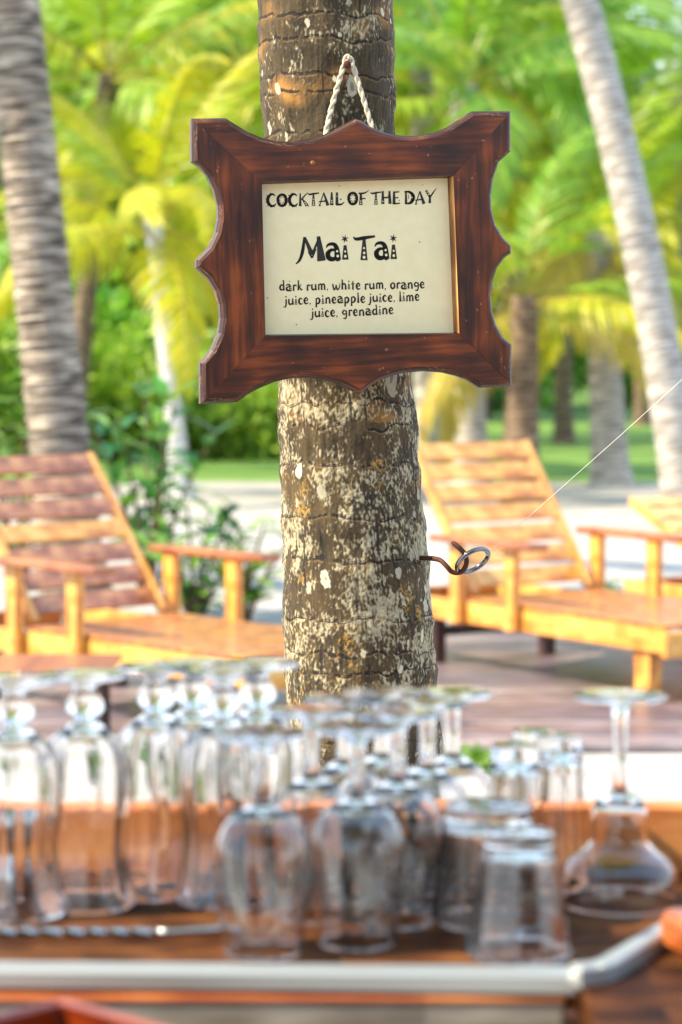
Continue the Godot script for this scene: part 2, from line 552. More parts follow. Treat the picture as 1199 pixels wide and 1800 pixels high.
func palm_trunk(base: Vector3, top: Vector3, bow: Vector3, r0: float, r1: float, ring: float, depth: float, flare: float, seed_: int) -> ArrayMesh:
	var st := begin(true)
	var length := (top - base).length()
	var n := int(length / ring) * 3
	var pts := []
	var rad := []
	rng.seed = seed_
	for i in n + 1:
		var t := clampf((i + (rng.randf_range(-0.9, 0.9) if i > 0 and i < n else 0.0) * 0.5) / n, 0.0, 1.0)
		var p := base.lerp(top, t) + bow * 4.0 * t * (1.0 - t)
		pts.append(p - base)
		var h := t * length
		var r := lerpf(r0, r1, t) + flare * exp(-h / 0.28)
		r += depth * ([1.0, 0.25, -0.7][i % 3]) * rng.randf_range(0.5, 1.3)
		rad.append(r)
	add_tube(st, pts, rad, 18, false, 1.1)
	return done(st)

# ages: the palette of the crown, from the young fronds at the top to the old ones that hang
func palm(label: String, base: Vector3, top: Vector3, o: Dictionary) -> Node3D:
	var t := thing("palm_tree", label, "palm tree", base, 0.0, o.get("group", "coconut palms around the bar"))
	part("trunk", palm_trunk(base, top, o.get("bow", Vector3.ZERO), o.r0, o.r1, o.get("ring", 0.09), o.get("depth", 0.008), o.get("flare", 0.12), o.seed), o.bark, t)
	var n: int = o.get("n", 14)
	var pal: Array = o.pal
	var head := top - base
	for i in n:
		rng.seed = o.seed * 100 + i
		var age := float(i) / (n - 1)
		var key: String = pal[min(int(age * pal.size()), pal.size() - 1)]
		var el := lerpf(1.25, o.get("low", -0.45), pow(age, 0.8)) + rng.randf_range(-0.12, 0.12)
		var az: float = i * 2.399 + o.get("spin", 0.0) + rng.randf_range(-0.25, 0.25)
		var f := part("frond", fronds["%s_%d" % [key, (i + o.seed) % 3]], M.leaf, t)
		var b := Basis(Vector3.UP, az) * Basis(Vector3.BACK, el) * Basis(Vector3.RIGHT, rng.randf_range(-0.5, 0.5))
		f.transform = Transform3D(b.scaled(Vector3.ONE * o.get("size", 1.0) * rng.randf_range(0.85, 1.1)), head + Vector3(0, 0.05 - 0.25 * age, 0) + b.x * 0.05)
	return t

# ------------------------------------------------------------------ leafy trees and shrubs
func spray(seed_: int, count: int, leaf: float, spread: float, c0: Color, c1: Color) -> ArrayMesh:
	rng.seed = seed_
	var st := begin(false)
	for i in count:
		var p := Vector3(rng.randfn(), rng.randfn(), rng.randfn()) * spread * 0.5
		var d := (p.normalized() + Vector3(rng.randfn(), rng.randfn() - 0.2, rng.randfn()) * 0.6).normalized()
		var s := d.cross(Vector3(rng.randfn(), rng.randfn() + 1.0, rng.randfn())).normalized()
		var col := c0.lerp(c1, rng.randf()) * rng.randf_range(0.8, 1.2)
		col.a = 1.0
		var l := leaf * rng.randf_range(0.7, 1.3)
		var w := l * 0.24
		st.set_color(col)
		var mid := p + d * l * 0.45
		var dip := d.cross(s) * w * 0.35
		tri(st, p, mid + s * w + dip, p + d * l)
		tri(st, p, p + d * l, mid - s * w + dip)
	return done(st)

func foliage(parent: Node3D, called: String, mesh: ArrayMesh, clumps: Array, per: int, seed_: int, size := 1.0) -> void:
	rng.seed = seed_
	var st := SurfaceTool.new()
	st.begin(Mesh.PRIMITIVE_TRIANGLES)
	for c in clumps:
		for i in per:
			var v := Vector3(rng.randfn(), rng.randfn(), rng.randfn()).normalized() * pow(rng.randf(), 0.45)
			var b := Basis(Vector3(rng.randfn(), rng.randfn(), rng.randfn()).normalized(), rng.randf() * TAU).scaled(Vector3.ONE * size * rng.randf_range(0.7, 1.25))
			st.append_from(mesh, 0, Transform3D(b, c[0] + v * c[1]))
	part(called, st.commit(), M.leaf, parent)

func leafy_tree(label: String, base: Vector3, height: float, width: float, mesh: ArrayMesh, seed_: int, per := 70) -> void:
	var t := thing("leafy_tree", label, "tree", base, 0.0, "leafy trees at the edge of the garden")
	rng.seed = seed_
	var st := begin(true)
	var clumps := []
	add_tube(st, [Vector3.ZERO, Vector3(0.1, height * 0.25, 0), Vector3(-0.1, height * 0.5, 0.1), Vector3(0, height * 0.8, 0)], [0.24, 0.18, 0.13, 0.04], 8)
	for i in 11:
		var a := i * 2.4 + rng.randf()
		var hh := height * rng.randf_range(0.25, 0.95)
		var rr := width * 0.5 * rng.randf_range(0.35, 0.85) * (1.15 - hh / height * 0.5)
		var c := Vector3(cos(a) * rr, hh, sin(a) * rr)
		add_tube(st, [Vector3(0, hh * 0.6, 0), c * Vector3(0.5, 0.85, 0.5), c], [0.09, 0.05, 0.02], 6)
		clumps.append([c, Vector3(width * 0.26, height * 0.15, width * 0.26) * rng.randf_range(0.8, 1.2)])
	part("trunk", done(st), M.bark_brown, t)
	foliage(t, "crown", mesh, clumps, per, seed_ + 1)

func shrub(label: String, base: Vector3, height: float, width: float, mesh: ArrayMesh, seed_: int, per := 40, size := 1.0) -> void:
	var t := thing("leafy_shrub", label, "shrub", base, 0.0, "shrubs along the edge of the sand")
	rng.seed = seed_
	var st := begin(true)
	var clumps := []
	for i in 7:
		var a := i * 2.4 + rng.randf()
		var rr := width * 0.5 * rng.randf_range(0.15, 0.75)
		var c := Vector3(cos(a) * rr, height * rng.randf_range(0.3, 0.88), sin(a) * rr)
		add_tube(st, [Vector3(c.x * 0.15, 0, c.z * 0.15), c * Vector3(0.6, 0.6, 0.6), c], [0.03, 0.02, 0.008], 5)
		clumps.append([c, Vector3(width * 0.24, height * 0.2, width * 0.24)])
	part("stem", done(st), M.twig, t)
	foliage(t, "foliage", mesh, clumps, per, seed_ + 1, size)

func big_leaf(seed_: int, length: float, width: float, c: Color) -> ArrayMesh:
	var st := begin(true)
	st.set_color(c)
	var segs := 5
	var rows := []
	for k in segs + 1:
		var t := float(k) / segs
		var w: float = width * 0.5 * [0.12, 0.8, 1.0, 0.85, 0.5, 0.02][k]
		var y: float = -0.22 * length * t * t
		rows.append([Vector3(length * t, y + w * 0.35, -w), Vector3(length * t, y, 0), Vector3(length * t, y + w * 0.35, w)])
	for k in segs:
		for j in 2:
			quad(st, rows[k][j], rows[k][j + 1], rows[k + 1][j + 1], rows[k + 1][j])
	return done(st)

func broad_plant(label: String, base: Vector3, height: float, width: float, count: int, leaf: float, seed_: int, dark := true) -> void:
	var t := thing("broadleaf_shrub", label, "shrub", base, 0.0, "glossy broad-leaved shrubs behind the loungers")
	rng.seed = seed_
	var kinds := []
	var tones := [Color(0.03, 0.13, 0.05), Color(0.05, 0.20, 0.05), Color(0.09, 0.28, 0.05), Color(0.20, 0.38, 0.06)] if dark else [Color(0.12, 0.26, 0.04), Color(0.2, 0.36, 0.05), Color(0.30, 0.42, 0.06), Color(0.09, 0.2, 0.04)]
	for k in 4:
		kinds.append(big_leaf(k, leaf, leaf * 0.42, tones[k]))
	var stems := 9
	var per := int(count / stems)
	for s in stems:
		var a := s * 2.4 + rng.randf()
		var rr := width * 0.5 * sqrt(float(s + 0.4) / stems)
		var hh := height * rng.randf_range(0.55, 1.0)
		var tip := Vector3(cos(a) * rr, hh, sin(a) * rr)
		var line := smooth_line([Vector3(tip.x * 0.1, 0, tip.z * 0.1), tip * Vector3(0.45, 0.55, 0.45), tip], 4)
		var st := begin(true)
		var rad := []
		for i in line.size(): rad.append(lerpf(0.02, 0.006, float(i) / (line.size() - 1)))
		add_tube(st, line, rad, 5)
		part("stem", done(st), M.twig, t)
		for i in per:
			var u := lerpf(0.25, 1.0, float(i) / (per - 1))
			var f := u * (line.size() - 1)
			var k: int = min(int(f), line.size() - 2)
			var p: Vector3 = line[k].lerp(line[k + 1], f - k)
			var lf := part("leaf", kinds[rng.randi() % 4], M.gloss_leaf, t)
			var b := Basis(Vector3.UP, i * 2.2 + s + rng.randf()) * Basis(Vector3.BACK, rng.randf_range(-0.2, 0.9)) * Basis(Vector3.RIGHT, rng.randf_range(-0.4, 0.4))
			lf.transform = Transform3D(b.scaled(Vector3.ONE * rng.randf_range(0.65, 1.15)), p)

# ------------------------------------------------------------------ loungers: +x runs to the foot end, the width runs along -z from 0
func make_lounger(label: String, recline: float, rosy_top: bool, at: Vector3, turn: float) -> Node3D:
	var t := thing("sun_lounger", label, "sun lounger", at, turn, "wooden sun loungers on the deck")
	var w := 0.884
	var hs := 0.36     # top of the seat frame
	var foot := 1.56
	var slat_top: Material = M.rosy if rosy_top else M.teak  # rosy back slats hold shade and sky sheen in their colour
	# side rails
	for z in [-0.018, -w + 0.018]:
		var o := part("side_rail", box(Vector3(foot + 0.85, 0.115, 0.036), 0.006), M.teak, t, Vector3((foot - 0.85) / 2.0, hs - 0.0575, z))
		o.name = "side_rail" if z > -0.1 else "side_rail_001"
	part("end_board", box(Vector3(0.04, 0.125, w + 0.05), 0.008), M.teak, t, Vector3(foot + 0.024, hs - 0.07, -w / 2))
	part("end_board", box(Vector3(0.04, 0.10, w - 0.08), 0.006), M.teak_b, t, Vector3(-0.87, hs - 0.06, -w / 2))
	# seat boards run across
	var n := 14
	for i in n:
		var x := lerpf(0.07, foot - 0.05, float(i) / (n - 1))
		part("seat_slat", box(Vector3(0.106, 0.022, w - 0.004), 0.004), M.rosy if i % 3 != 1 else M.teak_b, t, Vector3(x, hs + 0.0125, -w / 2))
	# legs
	for z in [-0.07, -w + 0.07]:
		var st := begin(false)
		var prof := [Vector2(-0.062, 0.0), Vector2(0.03, 0.0), Vector2(0.05, 0.10), Vector2(0.056, 0.27), Vector2(-0.07, 0.27), Vector2(-0.056, 0.12)]
		extrude(st, prof, 0.075)
		part("leg", done(st), M.teak, t, Vector3(1.37, 0, z))
		part("rear_leg", box(Vector3(0.08, 0.27, 0.07), 0.006, true), M.dark_wood, t, Vector3(-0.35, 0, z))
	part("stretcher", box(Vector3(0.05, 0.055, w - 0.215), 0.006), M.dark_wood, t, Vector3(-0.35, 0.17, -w / 2))
	# backrest, hinged at the origin
	var back := Node3D.new()
	back.name = "backrest"
	t.add_child(back)
	back.position = Vector3(0.0, hs + 0.035, 0)
	back.rotation.z = -(PI - recline) + PI
	back.rotation = Vector3(0, 0, PI - recline)
	var L := 0.95
	for z in [-0.06, -w + 0.06]:
		part("stile", box(Vector3(L, 0.05, 0.042), 0.006), M.teak, back, Vector3(L / 2, 0, z))
	for i in 7:
		var x := lerpf(0.085, L - 0.058, i / 6.0)
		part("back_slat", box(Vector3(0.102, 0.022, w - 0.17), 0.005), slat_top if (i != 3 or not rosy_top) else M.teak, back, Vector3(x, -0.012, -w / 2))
	# arms
	for z in [0.028, -w - 0.028]:
		for x in [-0.04, 0.43]:
			part("arm_post", box(Vector3(0.085, 0.425, 0.05), 0.006, true), M.teak, t, Vector3(x, hs - 0.115, z))
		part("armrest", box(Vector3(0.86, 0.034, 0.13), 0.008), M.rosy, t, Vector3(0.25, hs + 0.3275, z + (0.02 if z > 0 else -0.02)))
	return t

# extrude a counter-clockwise outline in xy along z, centred
func extrude(st: SurfaceTool, prof: Array, depth: float) -> void:
	var n := prof.size()
	var idx := Geometry2D.triangulate_polygon(PackedVector2Array(prof))
	for i in range(0, idx.size(), 3):
		var a: Vector2 = prof[idx[i]]
		var b: Vector2 = prof[idx[i + 1]]
		var c: Vector2 = prof[idx[i + 2]]
		if (b - a).cross(c - a) < 0:
			var s := b; b = c; c = s
		var z := Vector3(0, 0, depth / 2)
		tri(st, Vector3(a.x, a.y, 0) + z, Vector3(b.x, b.y, 0) + z, Vector3(c.x, c.y, 0) + z)
		tri(st, Vector3(a.x, a.y, 0) - z, Vector3(c.x, c.y, 0) - z, Vector3(b.x, b.y, 0) - z)
	for i in n:
		var a: Vector2 = prof[i]
		var b: Vector2 = prof[(i + 1) % n]
		var z := depth / 2
		quad(st, Vector3(a.x, a.y, -z), Vector3(b.x, b.y, -z), Vector3(b.x, b.y, z), Vector3(a.x, a.y, z))

# ------------------------------------------------------------------ the sign
const K := 3.46 / 4250.0
const YAW := 0.21
func sp(x: float, y: float) -> Vector2:    # outline coordinates on the board, in metres about its centre
	return Vector2((x - 620.0) * K / cos(YAW), (450.0 - y) * K)

var boards_made := 0
func board(sign_: Node3D, outer: Array, inner: Array, m: Material, edge: Material, bevel: float) -> void:
	# outer: from corner to corner, counter-clockwise; inner: the matching opening edge from first to last
	var th := 0.024
	var ch := 0.007
	var o := []
	for q in outer: o.append(sp(q[0], q[1]))
	var dir: Vector2 = (o[-1] - o[0]).normalized()
	var across := Vector2(-dir.y, dir.x)     # towards the opening
	var ins := []
	for i in o.size():
		var a: Vector2 = o[max(i - 1, 0)]
		var b: Vector2 = o[min(i + 1, o.size() - 1)]
		var t := (b - a).normalized()
		var nn := Vector2(-t.y, t.x)
		if i == 0: nn = (nn + dir).normalized() * 1.35
		elif i == o.size() - 1: nn = (nn - dir).normalized() * 1.35
		ins.append(o[i] + nn * ch)
	var i0 := sp(inner[0][0], inner[0][1])
	var i1 := sp(inner[1][0], inner[1][1])
	var poly := PackedVector2Array()
	for p in ins: poly.append(p)
	poly.append(i1)
	poly.append(i0)
	var org: Vector2 = o[0]
	var grain_at := Vector2(0.12, 0.04 + 0.24 * boards_made)
	boards_made += 1
	var uvf := func(p: Vector2) -> Vector2: return Vector2((p - org).dot(dir), (p - org).dot(across)) * Vector2(1.0, 2.0) + grain_at
	var st := begin(false)
	var idx := Geometry2D.triangulate_polygon(poly)
	for i in range(0, idx.size(), 3):
		var t3 := [poly[idx[i]], poly[idx[i + 1]], poly[idx[i + 2]]]
		if (t3[1] - t3[0]).cross(t3[2] - t3[0]) < 0: t3 = [t3[0], t3[2], t3[1]]
		for k in [0, 2, 1]:
			st.set_uv(uvf.call(t3[k])); st.add_vertex(Vector3(t3[k].x, t3[k].y, th))
		for k in [0, 1, 2]:
			st.set_uv(uvf.call(t3[k])); st.add_vertex(Vector3(t3[k].x, t3[k].y, 0))
	# mitre ends and the wall of the opening
	for e in [[ins[-1], i1], [i0, ins[0]]]:
		quad_uv(st, [Vector3(e[0].x, e[0].y, 0), Vector3(e[1].x, e[1].y, 0), Vector3(e[1].x, e[1].y, th), Vector3(e[0].x, e[0].y, th)], [uvf.call(e[0]), uvf.call(e[1]), uvf.call(e[1]), uvf.call(e[0])])
	var b := part("board", done(st), m, sign_)
	# moulded outer edge: a step, a slope and the side
	var se := begin(false)
	var step := 0.0016
	var run := 0.0
	for i in o.size() - 1:
		var len_: float = (o[i + 1] - o[i]).length()
		var u0 := run * 3.0
		run += len_
		var u1 := run * 3.0
		var rows := []
		for k in [i, i + 1]:
			var a: Vector2 = ins[k]
			var c: Vector2 = o[k]
			var mid := a.lerp(c, 0.55)
			rows.append([Vector3(a.x, a.y, th), Vector3(a.x, a.y, th - step), Vector3(mid.x, mid.y, th - step - 0.002), Vector3(c.x, c.y, th - 0.0085), Vector3(c.x, c.y, 0.0)])
		var v := [0.0, 0.05, 0.3, 0.5, 1.0]
		for j in 4:
			quad_uv(se, [rows[0][j + 1], rows[1][j + 1], rows[1][j], rows[0][j]], [Vector2(u0, v[j + 1]), Vector2(u1, v[j + 1]), Vector2(u1, v[j]), Vector2(u0, v[j])])
	part("moulded_edge", done(se), edge, b)
	# sloping lip round the opening
	var sl := begin(false)
	var c_ := sp(625.0, 452.0)
	var lip: float = bevel
	var j0 := i0 + (across * lip + dir * lip * 0.5)
	var j1 := i1 + (across * lip - dir * lip * 0.5)
	quad_uv(sl, [Vector3(i0.x, i0.y, th), Vector3(i1.x, i1.y, th), Vector3(j1.x, j1.y, 0.006), Vector3(j0.x, j0.y, 0.006)], [Vector2(0, 0), Vector2(1, 0), Vector2(1, 0.3), Vector2(0, 0.3)])
	part("inner_lip", done(sl), M.frame_bare if bevel > 0.003 else edge, b)

# lettering: strokes of (x, y, width), capitals one unit tall
var glyphs := {}
func make_glyphs() -> void:
	# s = straight, c = curved, d = a pale dot, k = a dark dot
	glyphs = {
		"C": [0.86, ["c", .80, .80, .06, .62, .94, .14, .36, .90, .20, .15, .62, .26, .16, .32, .26, .38, .07, .20, .66, .07, .14, .84, .24, .06], ["s", .16, .8, .08, .02, .9, .03], ["s", .08, .6, .08, -.08, .62, .03], ["s", .08, .38, .08, -.08, .33, .03], ["s", .18, .16, .08, .06, .02, .03], ["s", .42, .06, .08, .38, -.1, .03], ["s", .42, .92, .08, .36, 1.08, .03], ["s", .66, .08, .07, .72, -.07, .03]],
		"O": [0.92, ["c", .46, .95, .16, .18, .78, .22, .10, .48, .24, .22, .16, .22, .46, .05, .18, .72, .18, .22, .82, .5, .24, .72, .82, .22, .46, .95, .16], ["s", .46, .9, .09, .46, .7, .04], ["s", .2, .5, .09, .34, .5, .04], ["s", .74, .5, .09, .6, .5, .04], ["s", .46, .1, .09, .46, .3, .04], ["s", .28, .26, .08, .38, .38, .03], ["s", .64, .26, .08, .54, .38, .03], ["s", .28, .76, .08, .38, .64, .03], ["s", .64, .76, .08, .54, .64, .03]],
		"K": [0.86, ["s", .18, 1, .10, .14, 0, .24], ["c", .84, 1.04, .04, .6, .84, .10, .26, .5, .12], ["s", .34, .56, .10, .74, .04, .30], ["s", .7, .1, .1, .92, -.02, .05], ["d", .56, .28, .05], ["d", .66, .15, .06]],
		"T": [0.80, ["c", -.06, .98, .04, .06, .88, .12, .4, .92, .14, .92, .98, .08], ["s", .42, .9, .12, .38, 0, .30], ["d", .40, .5, .045], ["d", .395, .3, .055], ["d", .385, .12, .065]],
		"A": [0.90, ["s", .48, 1, .08, .06, 0, .10], ["s", .46, 1, .10, .80, 0, .28], ["s", .0, .30, .07, .72, .36, .13], ["s", .0, 0, .09, .2, 0, .06]],
		"I": [0.42, ["s", .22, 1, .14, .18, 0, .30], ["d", .2, .35, .05], ["d", .2, .2, .05]],
		"L": [0.78, ["s", .20, 1, .18, .17, .06, .26], ["c", .08, .07, .14, .36, .06, .15, .62, .10, .12, .82, .26, .05], ["k", .52, .46, .07], ["d", .19, .7, .04]],
		"F": [0.80, ["s", .22, .92, .16, .18, 0, .30], ["c", .02, .90, .12, .4, .90, .13, .7, .98, .09, .92, 1.14, .03], ["s", .2, .48, .12, .62, .50, .09], ["d", .19, .3, .05], ["d", .18, .12, .06]],
		"H": [0.92, ["s", .18, 1, .16, .14, 0, .28], ["s", .76, 1, .16, .78, 0, .28], ["s", .16, .48, .12, .78, .52, .12], ["s", .6, .66, .06, .78, .66, .1], ["d", .15, .2, .05]],
		"E": [0.74, ["s", .20, 1, .16, .16, 0, .28], ["s", .16, .94, .12, .66, .97, .09], ["s", .16, .5, .12, .56, .52, .09], ["s", .16, .05, .13, .70, .09, .09], ["k", .62, .3, .05]],
		"D": [0.90, ["s", .18, 1, .14, .16, 0, .22], ["c", .04, .95, .10, .46, .94, .18, .76, .72, .28, .80, .44, .32, .62, .14, .24, .34, .04, .14, .06, .04, .10], ["s", .40, .72, .05, .40, .4, .05], ["d", .7, .5, .05]],
		"Y": [0.86, ["s", .06, 1, .20, .40, .46, .18], ["c", 1.0, 1.16, .03, .84, .98, .08, .62, .72, .12, .40, .46, .14], ["s", .40, .5, .16, .36, 0, .24], ["d", .16, .86, .05], ["d", .26, .68, .05]],
		"M": [1.12, ["c", -.18, -.10, .04, .0, .06, .10, .14, .4, .14, .26, 1, .10], ["s", .26, 1, .10, .56, .28, .20], ["s", .56, .26, .10, .92, .98, .08], ["s", .88, 1.02, .14, .98, 0, .36], ["s", .40, .40, .05, .56, .14, .10], ["s", .56, .14, .08, .76, .5, .04]],
		"a": [0.70, ["c", .06, .52, .04, .16, .64, .10, .38, .66, .14, .52, .50, .20, .56, .0, .28], ["c", .50, .40, .10, .28, .42, .12, .12, .26, .20, .18, .08, .20, .38, .04, .16, .54, .18, .10], ["d", .54, .36, .05], ["d", .56, .16, .06]],
		"i": [0.34, ["s", .18, .60, .12, .17, 0, .28], ["x", .18, .86, .16], ["d", .175, .34, .045], ["d", .172, .14, .06]],
		"d": [0.70, ["s", .56, 1.08, .12, .56, 0, .20], ["c", .54, .50, .08, .30, .60, .14, .12, .32, .20, .28, .06, .16, .54, .18, .08], ["s", .42, 1.0, .05, .58, 1.06, .08]],
		"r": [0.50, ["s", .18, .64, .14, .16, 0, .20], ["c", .18, .42, .08, .32, .60, .14, .50, .54, .14]],
		"k": [0.64, ["s", .18, 1.06, .14, .16, 0, .20], ["s", .22, .30, .10, .52, .66, .08], ["s", .28, .36, .10, .52, .02, .18], ["s", .5, .02, .1, .66, .08, .05]],
		"u": [0.70, ["c", .14, .64, .14, .12, .24, .18, .28, .05, .16, .54, .22, .08], ["s", .56, .66, .14, .58, 0, .20]],
		"m": [0.98, ["s", .16, .64, .12, .14, 0, .18], ["c", .16, .42, .08, .34, .62, .14, .48, .5, .16, .48, 0, .18], ["c", .5, .42, .08, .66, .62, .14, .82, .5, .16, .84, 0, .18]],
		"w": [0.94, ["c", .06, .64, .16, .14, .2, .16, .28, .04, .12, .46, .56, .08], ["c", .46, .56, .10, .52, .16, .16, .66, .04, .12, .84, .3, .12, .90, .70, .06]],
		"h": [0.70, ["s", .18, 1.06, .14, .16, 0, .20], ["c", .18, .40, .08, .36, .62, .14, .54, .48, .16, .56, 0, .20]],
		"t": [0.48, ["s", .24, .92, .12, .24, 0, .20], ["s", .02, .60, .10, .46, .64, .08]],
		"e": [0.60, ["c", .12, .34, .08, .46, .38, .10, .48, .54, .12, .30, .66, .14, .12, .40, .20, .20, .10, .18, .40, .04, .12, .58, .18, .05]],
		"o": [0.62, ["c", .30, .66, .12, .10, .46, .18, .14, .14, .18, .32, .04, .14, .52, .22, .18, .50, .54, .16, .30, .66, .12]],
		"n": [0.70, ["s", .16, .64, .14, .14, 0, .20], ["c", .16, .40, .08, .36, .62, .14, .54, .48, .16, .56, 0, .20]],
		"g": [0.64, ["c", .52, .48, .10, .28, .64, .12, .10, .42, .16, .26, .22, .14, .52, .34, .08], ["c", .54, .64, .10, .54, .1, .14, .40, -.22, .14, .12, -.16, .06]],
		"j": [0.36, ["c", .24, .62, .14, .22, .1, .16, .10, -.22, .12, -.12, -.16, .04], ["k", .24, .86, .09]],
		"c": [0.56, ["c", .50, .54, .08, .30, .66, .14, .11, .40, .20, .20, .10, .18, .40, .04, .12, .54, .16, .05]],
		"p": [0.70, ["s", .18, .64, .14, .14, -.34, .18], ["c", .16, .50, .08, .40, .64, .14, .58, .36, .20, .40, .06, .16, .16, .12, .08]],
		"l": [0.34, ["s", .18, 1.08, .10, .17, 0, .24], ["s", .06, 1.0, .05, .2, 1.06, .08]],
		",": [0.28, ["k", .12, .05, .08], ["s", .14, .03, .08, .06, -.14, .02]],
	}

func ribbon(st: SurfaceTool, pts: Array, o: Vector2, ex: Vector2, ey: Vector2, z: float) -> void:
	for i in pts.size() - 1:
		var a: Vector3 = pts[i]
		var b: Vector3 = pts[i + 1]
		var t := Vector2(b.x - a.x, b.y - a.y).normalized()
		var n := Vector2(-t.y, t.x)
		var pa := Vector2(a.x, a.y)
		var pb := Vector2(b.x, b.y)
		var c := [pa - n * a.z / 2, pb - n * b.z / 2, pb + n * b.z / 2, pa + n * a.z / 2]
		var v := []
		for q in c:
			var g: Vector2 = o + ex * q.x + ey * q.y
			v.append(Vector3(g.x, g.y, z))
		quad(st, v[0], v[1], v[2], v[3])
		if i > 0: disc(st, pa, a.z / 2, o, ex, ey, z, 7)

func disc(st: SurfaceTool, c: Vector2, r: float, o: Vector2, ex: Vector2, ey: Vector2, z: float, sides := 9) -> void:
	var g: Vector2 = o + ex * c.x + ey * c.y
	for k in sides:
		var a := TAU * k / sides
		var b := TAU * (k + 1) / sides
		var p: Vector2 = g + ex * r * cos(a) + ey * r * sin(a)
		var q: Vector2 = g + ex * r * cos(b) + ey * r * sin(b)
		tri(st, Vector3(g.x, g.y, z), Vector3(p.x, p.y, z), Vector3(q.x, q.y, z))

# a line of lettering from x0 to x1 on a baseline that rises slightly, tall units high
func letter_line(parent: Node3D, text: String, x0: float, y0: float, x1: float, y1: float, tall: float, gap: float, space: float, star: bool, bold: float) -> void:
	var a := sp(x0, y0)
	var b := sp(x1, y1)
	var total := 0.0
	for ch in text: total += space if ch == " " else glyphs[ch][0] + gap
	total -= gap
	var ex := (b - a) / total
	var ey := Vector2(-ex.y, ex.x).normalized() * tall * K
	var st := begin(false)
	var dots := begin(false)
	var any := false
	var x := 0.0
	rng.seed = text.length() * 31
	for ch in text:
		if ch == " ":
			x += space
			continue
		var jump := rng.randf_range(-0.035, 0.035)
		var o := a + ex * x + ey * jump
		for k in range(1, glyphs[ch].size()):
			var s: Array = glyphs[ch][k]
			var kind: String = s[0]
			if kind == "d":
				if tall > 16.0:
					disc(dots, Vector2(s[1], s[2]), s[3], o, ex, ey, 0.0005)
					any = true
			elif kind == "k": disc(st, Vector2(s[1], s[2]), s[3], o, ex, ey, 0.00025)
			elif kind == "x":
				if star:
					for q in 3:
						var w := PI * q / 3.0 + 0.3
						var dv: Vector2 = Vector2(cos(w), sin(w)) * float(s[3])
						ribbon(st, [Vector3(s[1] - dv.x, s[2] - dv.y, 0.02), Vector3(s[1], s[2], 0.09), Vector3(s[1] + dv.x, s[2] + dv.y, 0.02)], o, ex, ey, 0.00025)
				else: disc(st, Vector2(s[1], s[2] - 0.02), 0.09, o, ex, ey, 0.00025)
			else:
				var pts := []
				for q in range(1, s.size(), 3): pts.append(Vector3(s[q], s[q + 1], s[q + 2] * bold))
				ribbon(st, smooth_line(pts, 5) if kind == "c" else pts, o, ex, ey, 0.00025)
		x += glyphs[ch][0] + gap
	var l := part("lettering", done(st), M.ink, parent)
	if any:
		# pale spots inside the strokes
		var d := part("lettering_spots", done(dots), M.paper_dot, parent)
		d.position.z = 0.00015

func rope_strands(st: SurfaceTool, line: Array, r: float, twist: float) -> void:
	for s in 2:
		var pts := []
		var rad := []
		var walked := 0.0
		for i in line.size():
			if i > 0: walked += (line[i] - line[i - 1]).length()
			var t: Vector3 = (line[min(i + 1, line.size() - 1)] - line[max(i - 1, 0)]).normalized()
			var n := t.cross(Vector3.BACK).normalized()
			var b := t.cross(n)
			var w := walked * twist + s * PI
			pts.append(line[i] + (n * cos(w) + b * sin(w)) * r * 0.62)
			rad.append(r * 0.72)
		add_tube(st, pts, rad, 8)

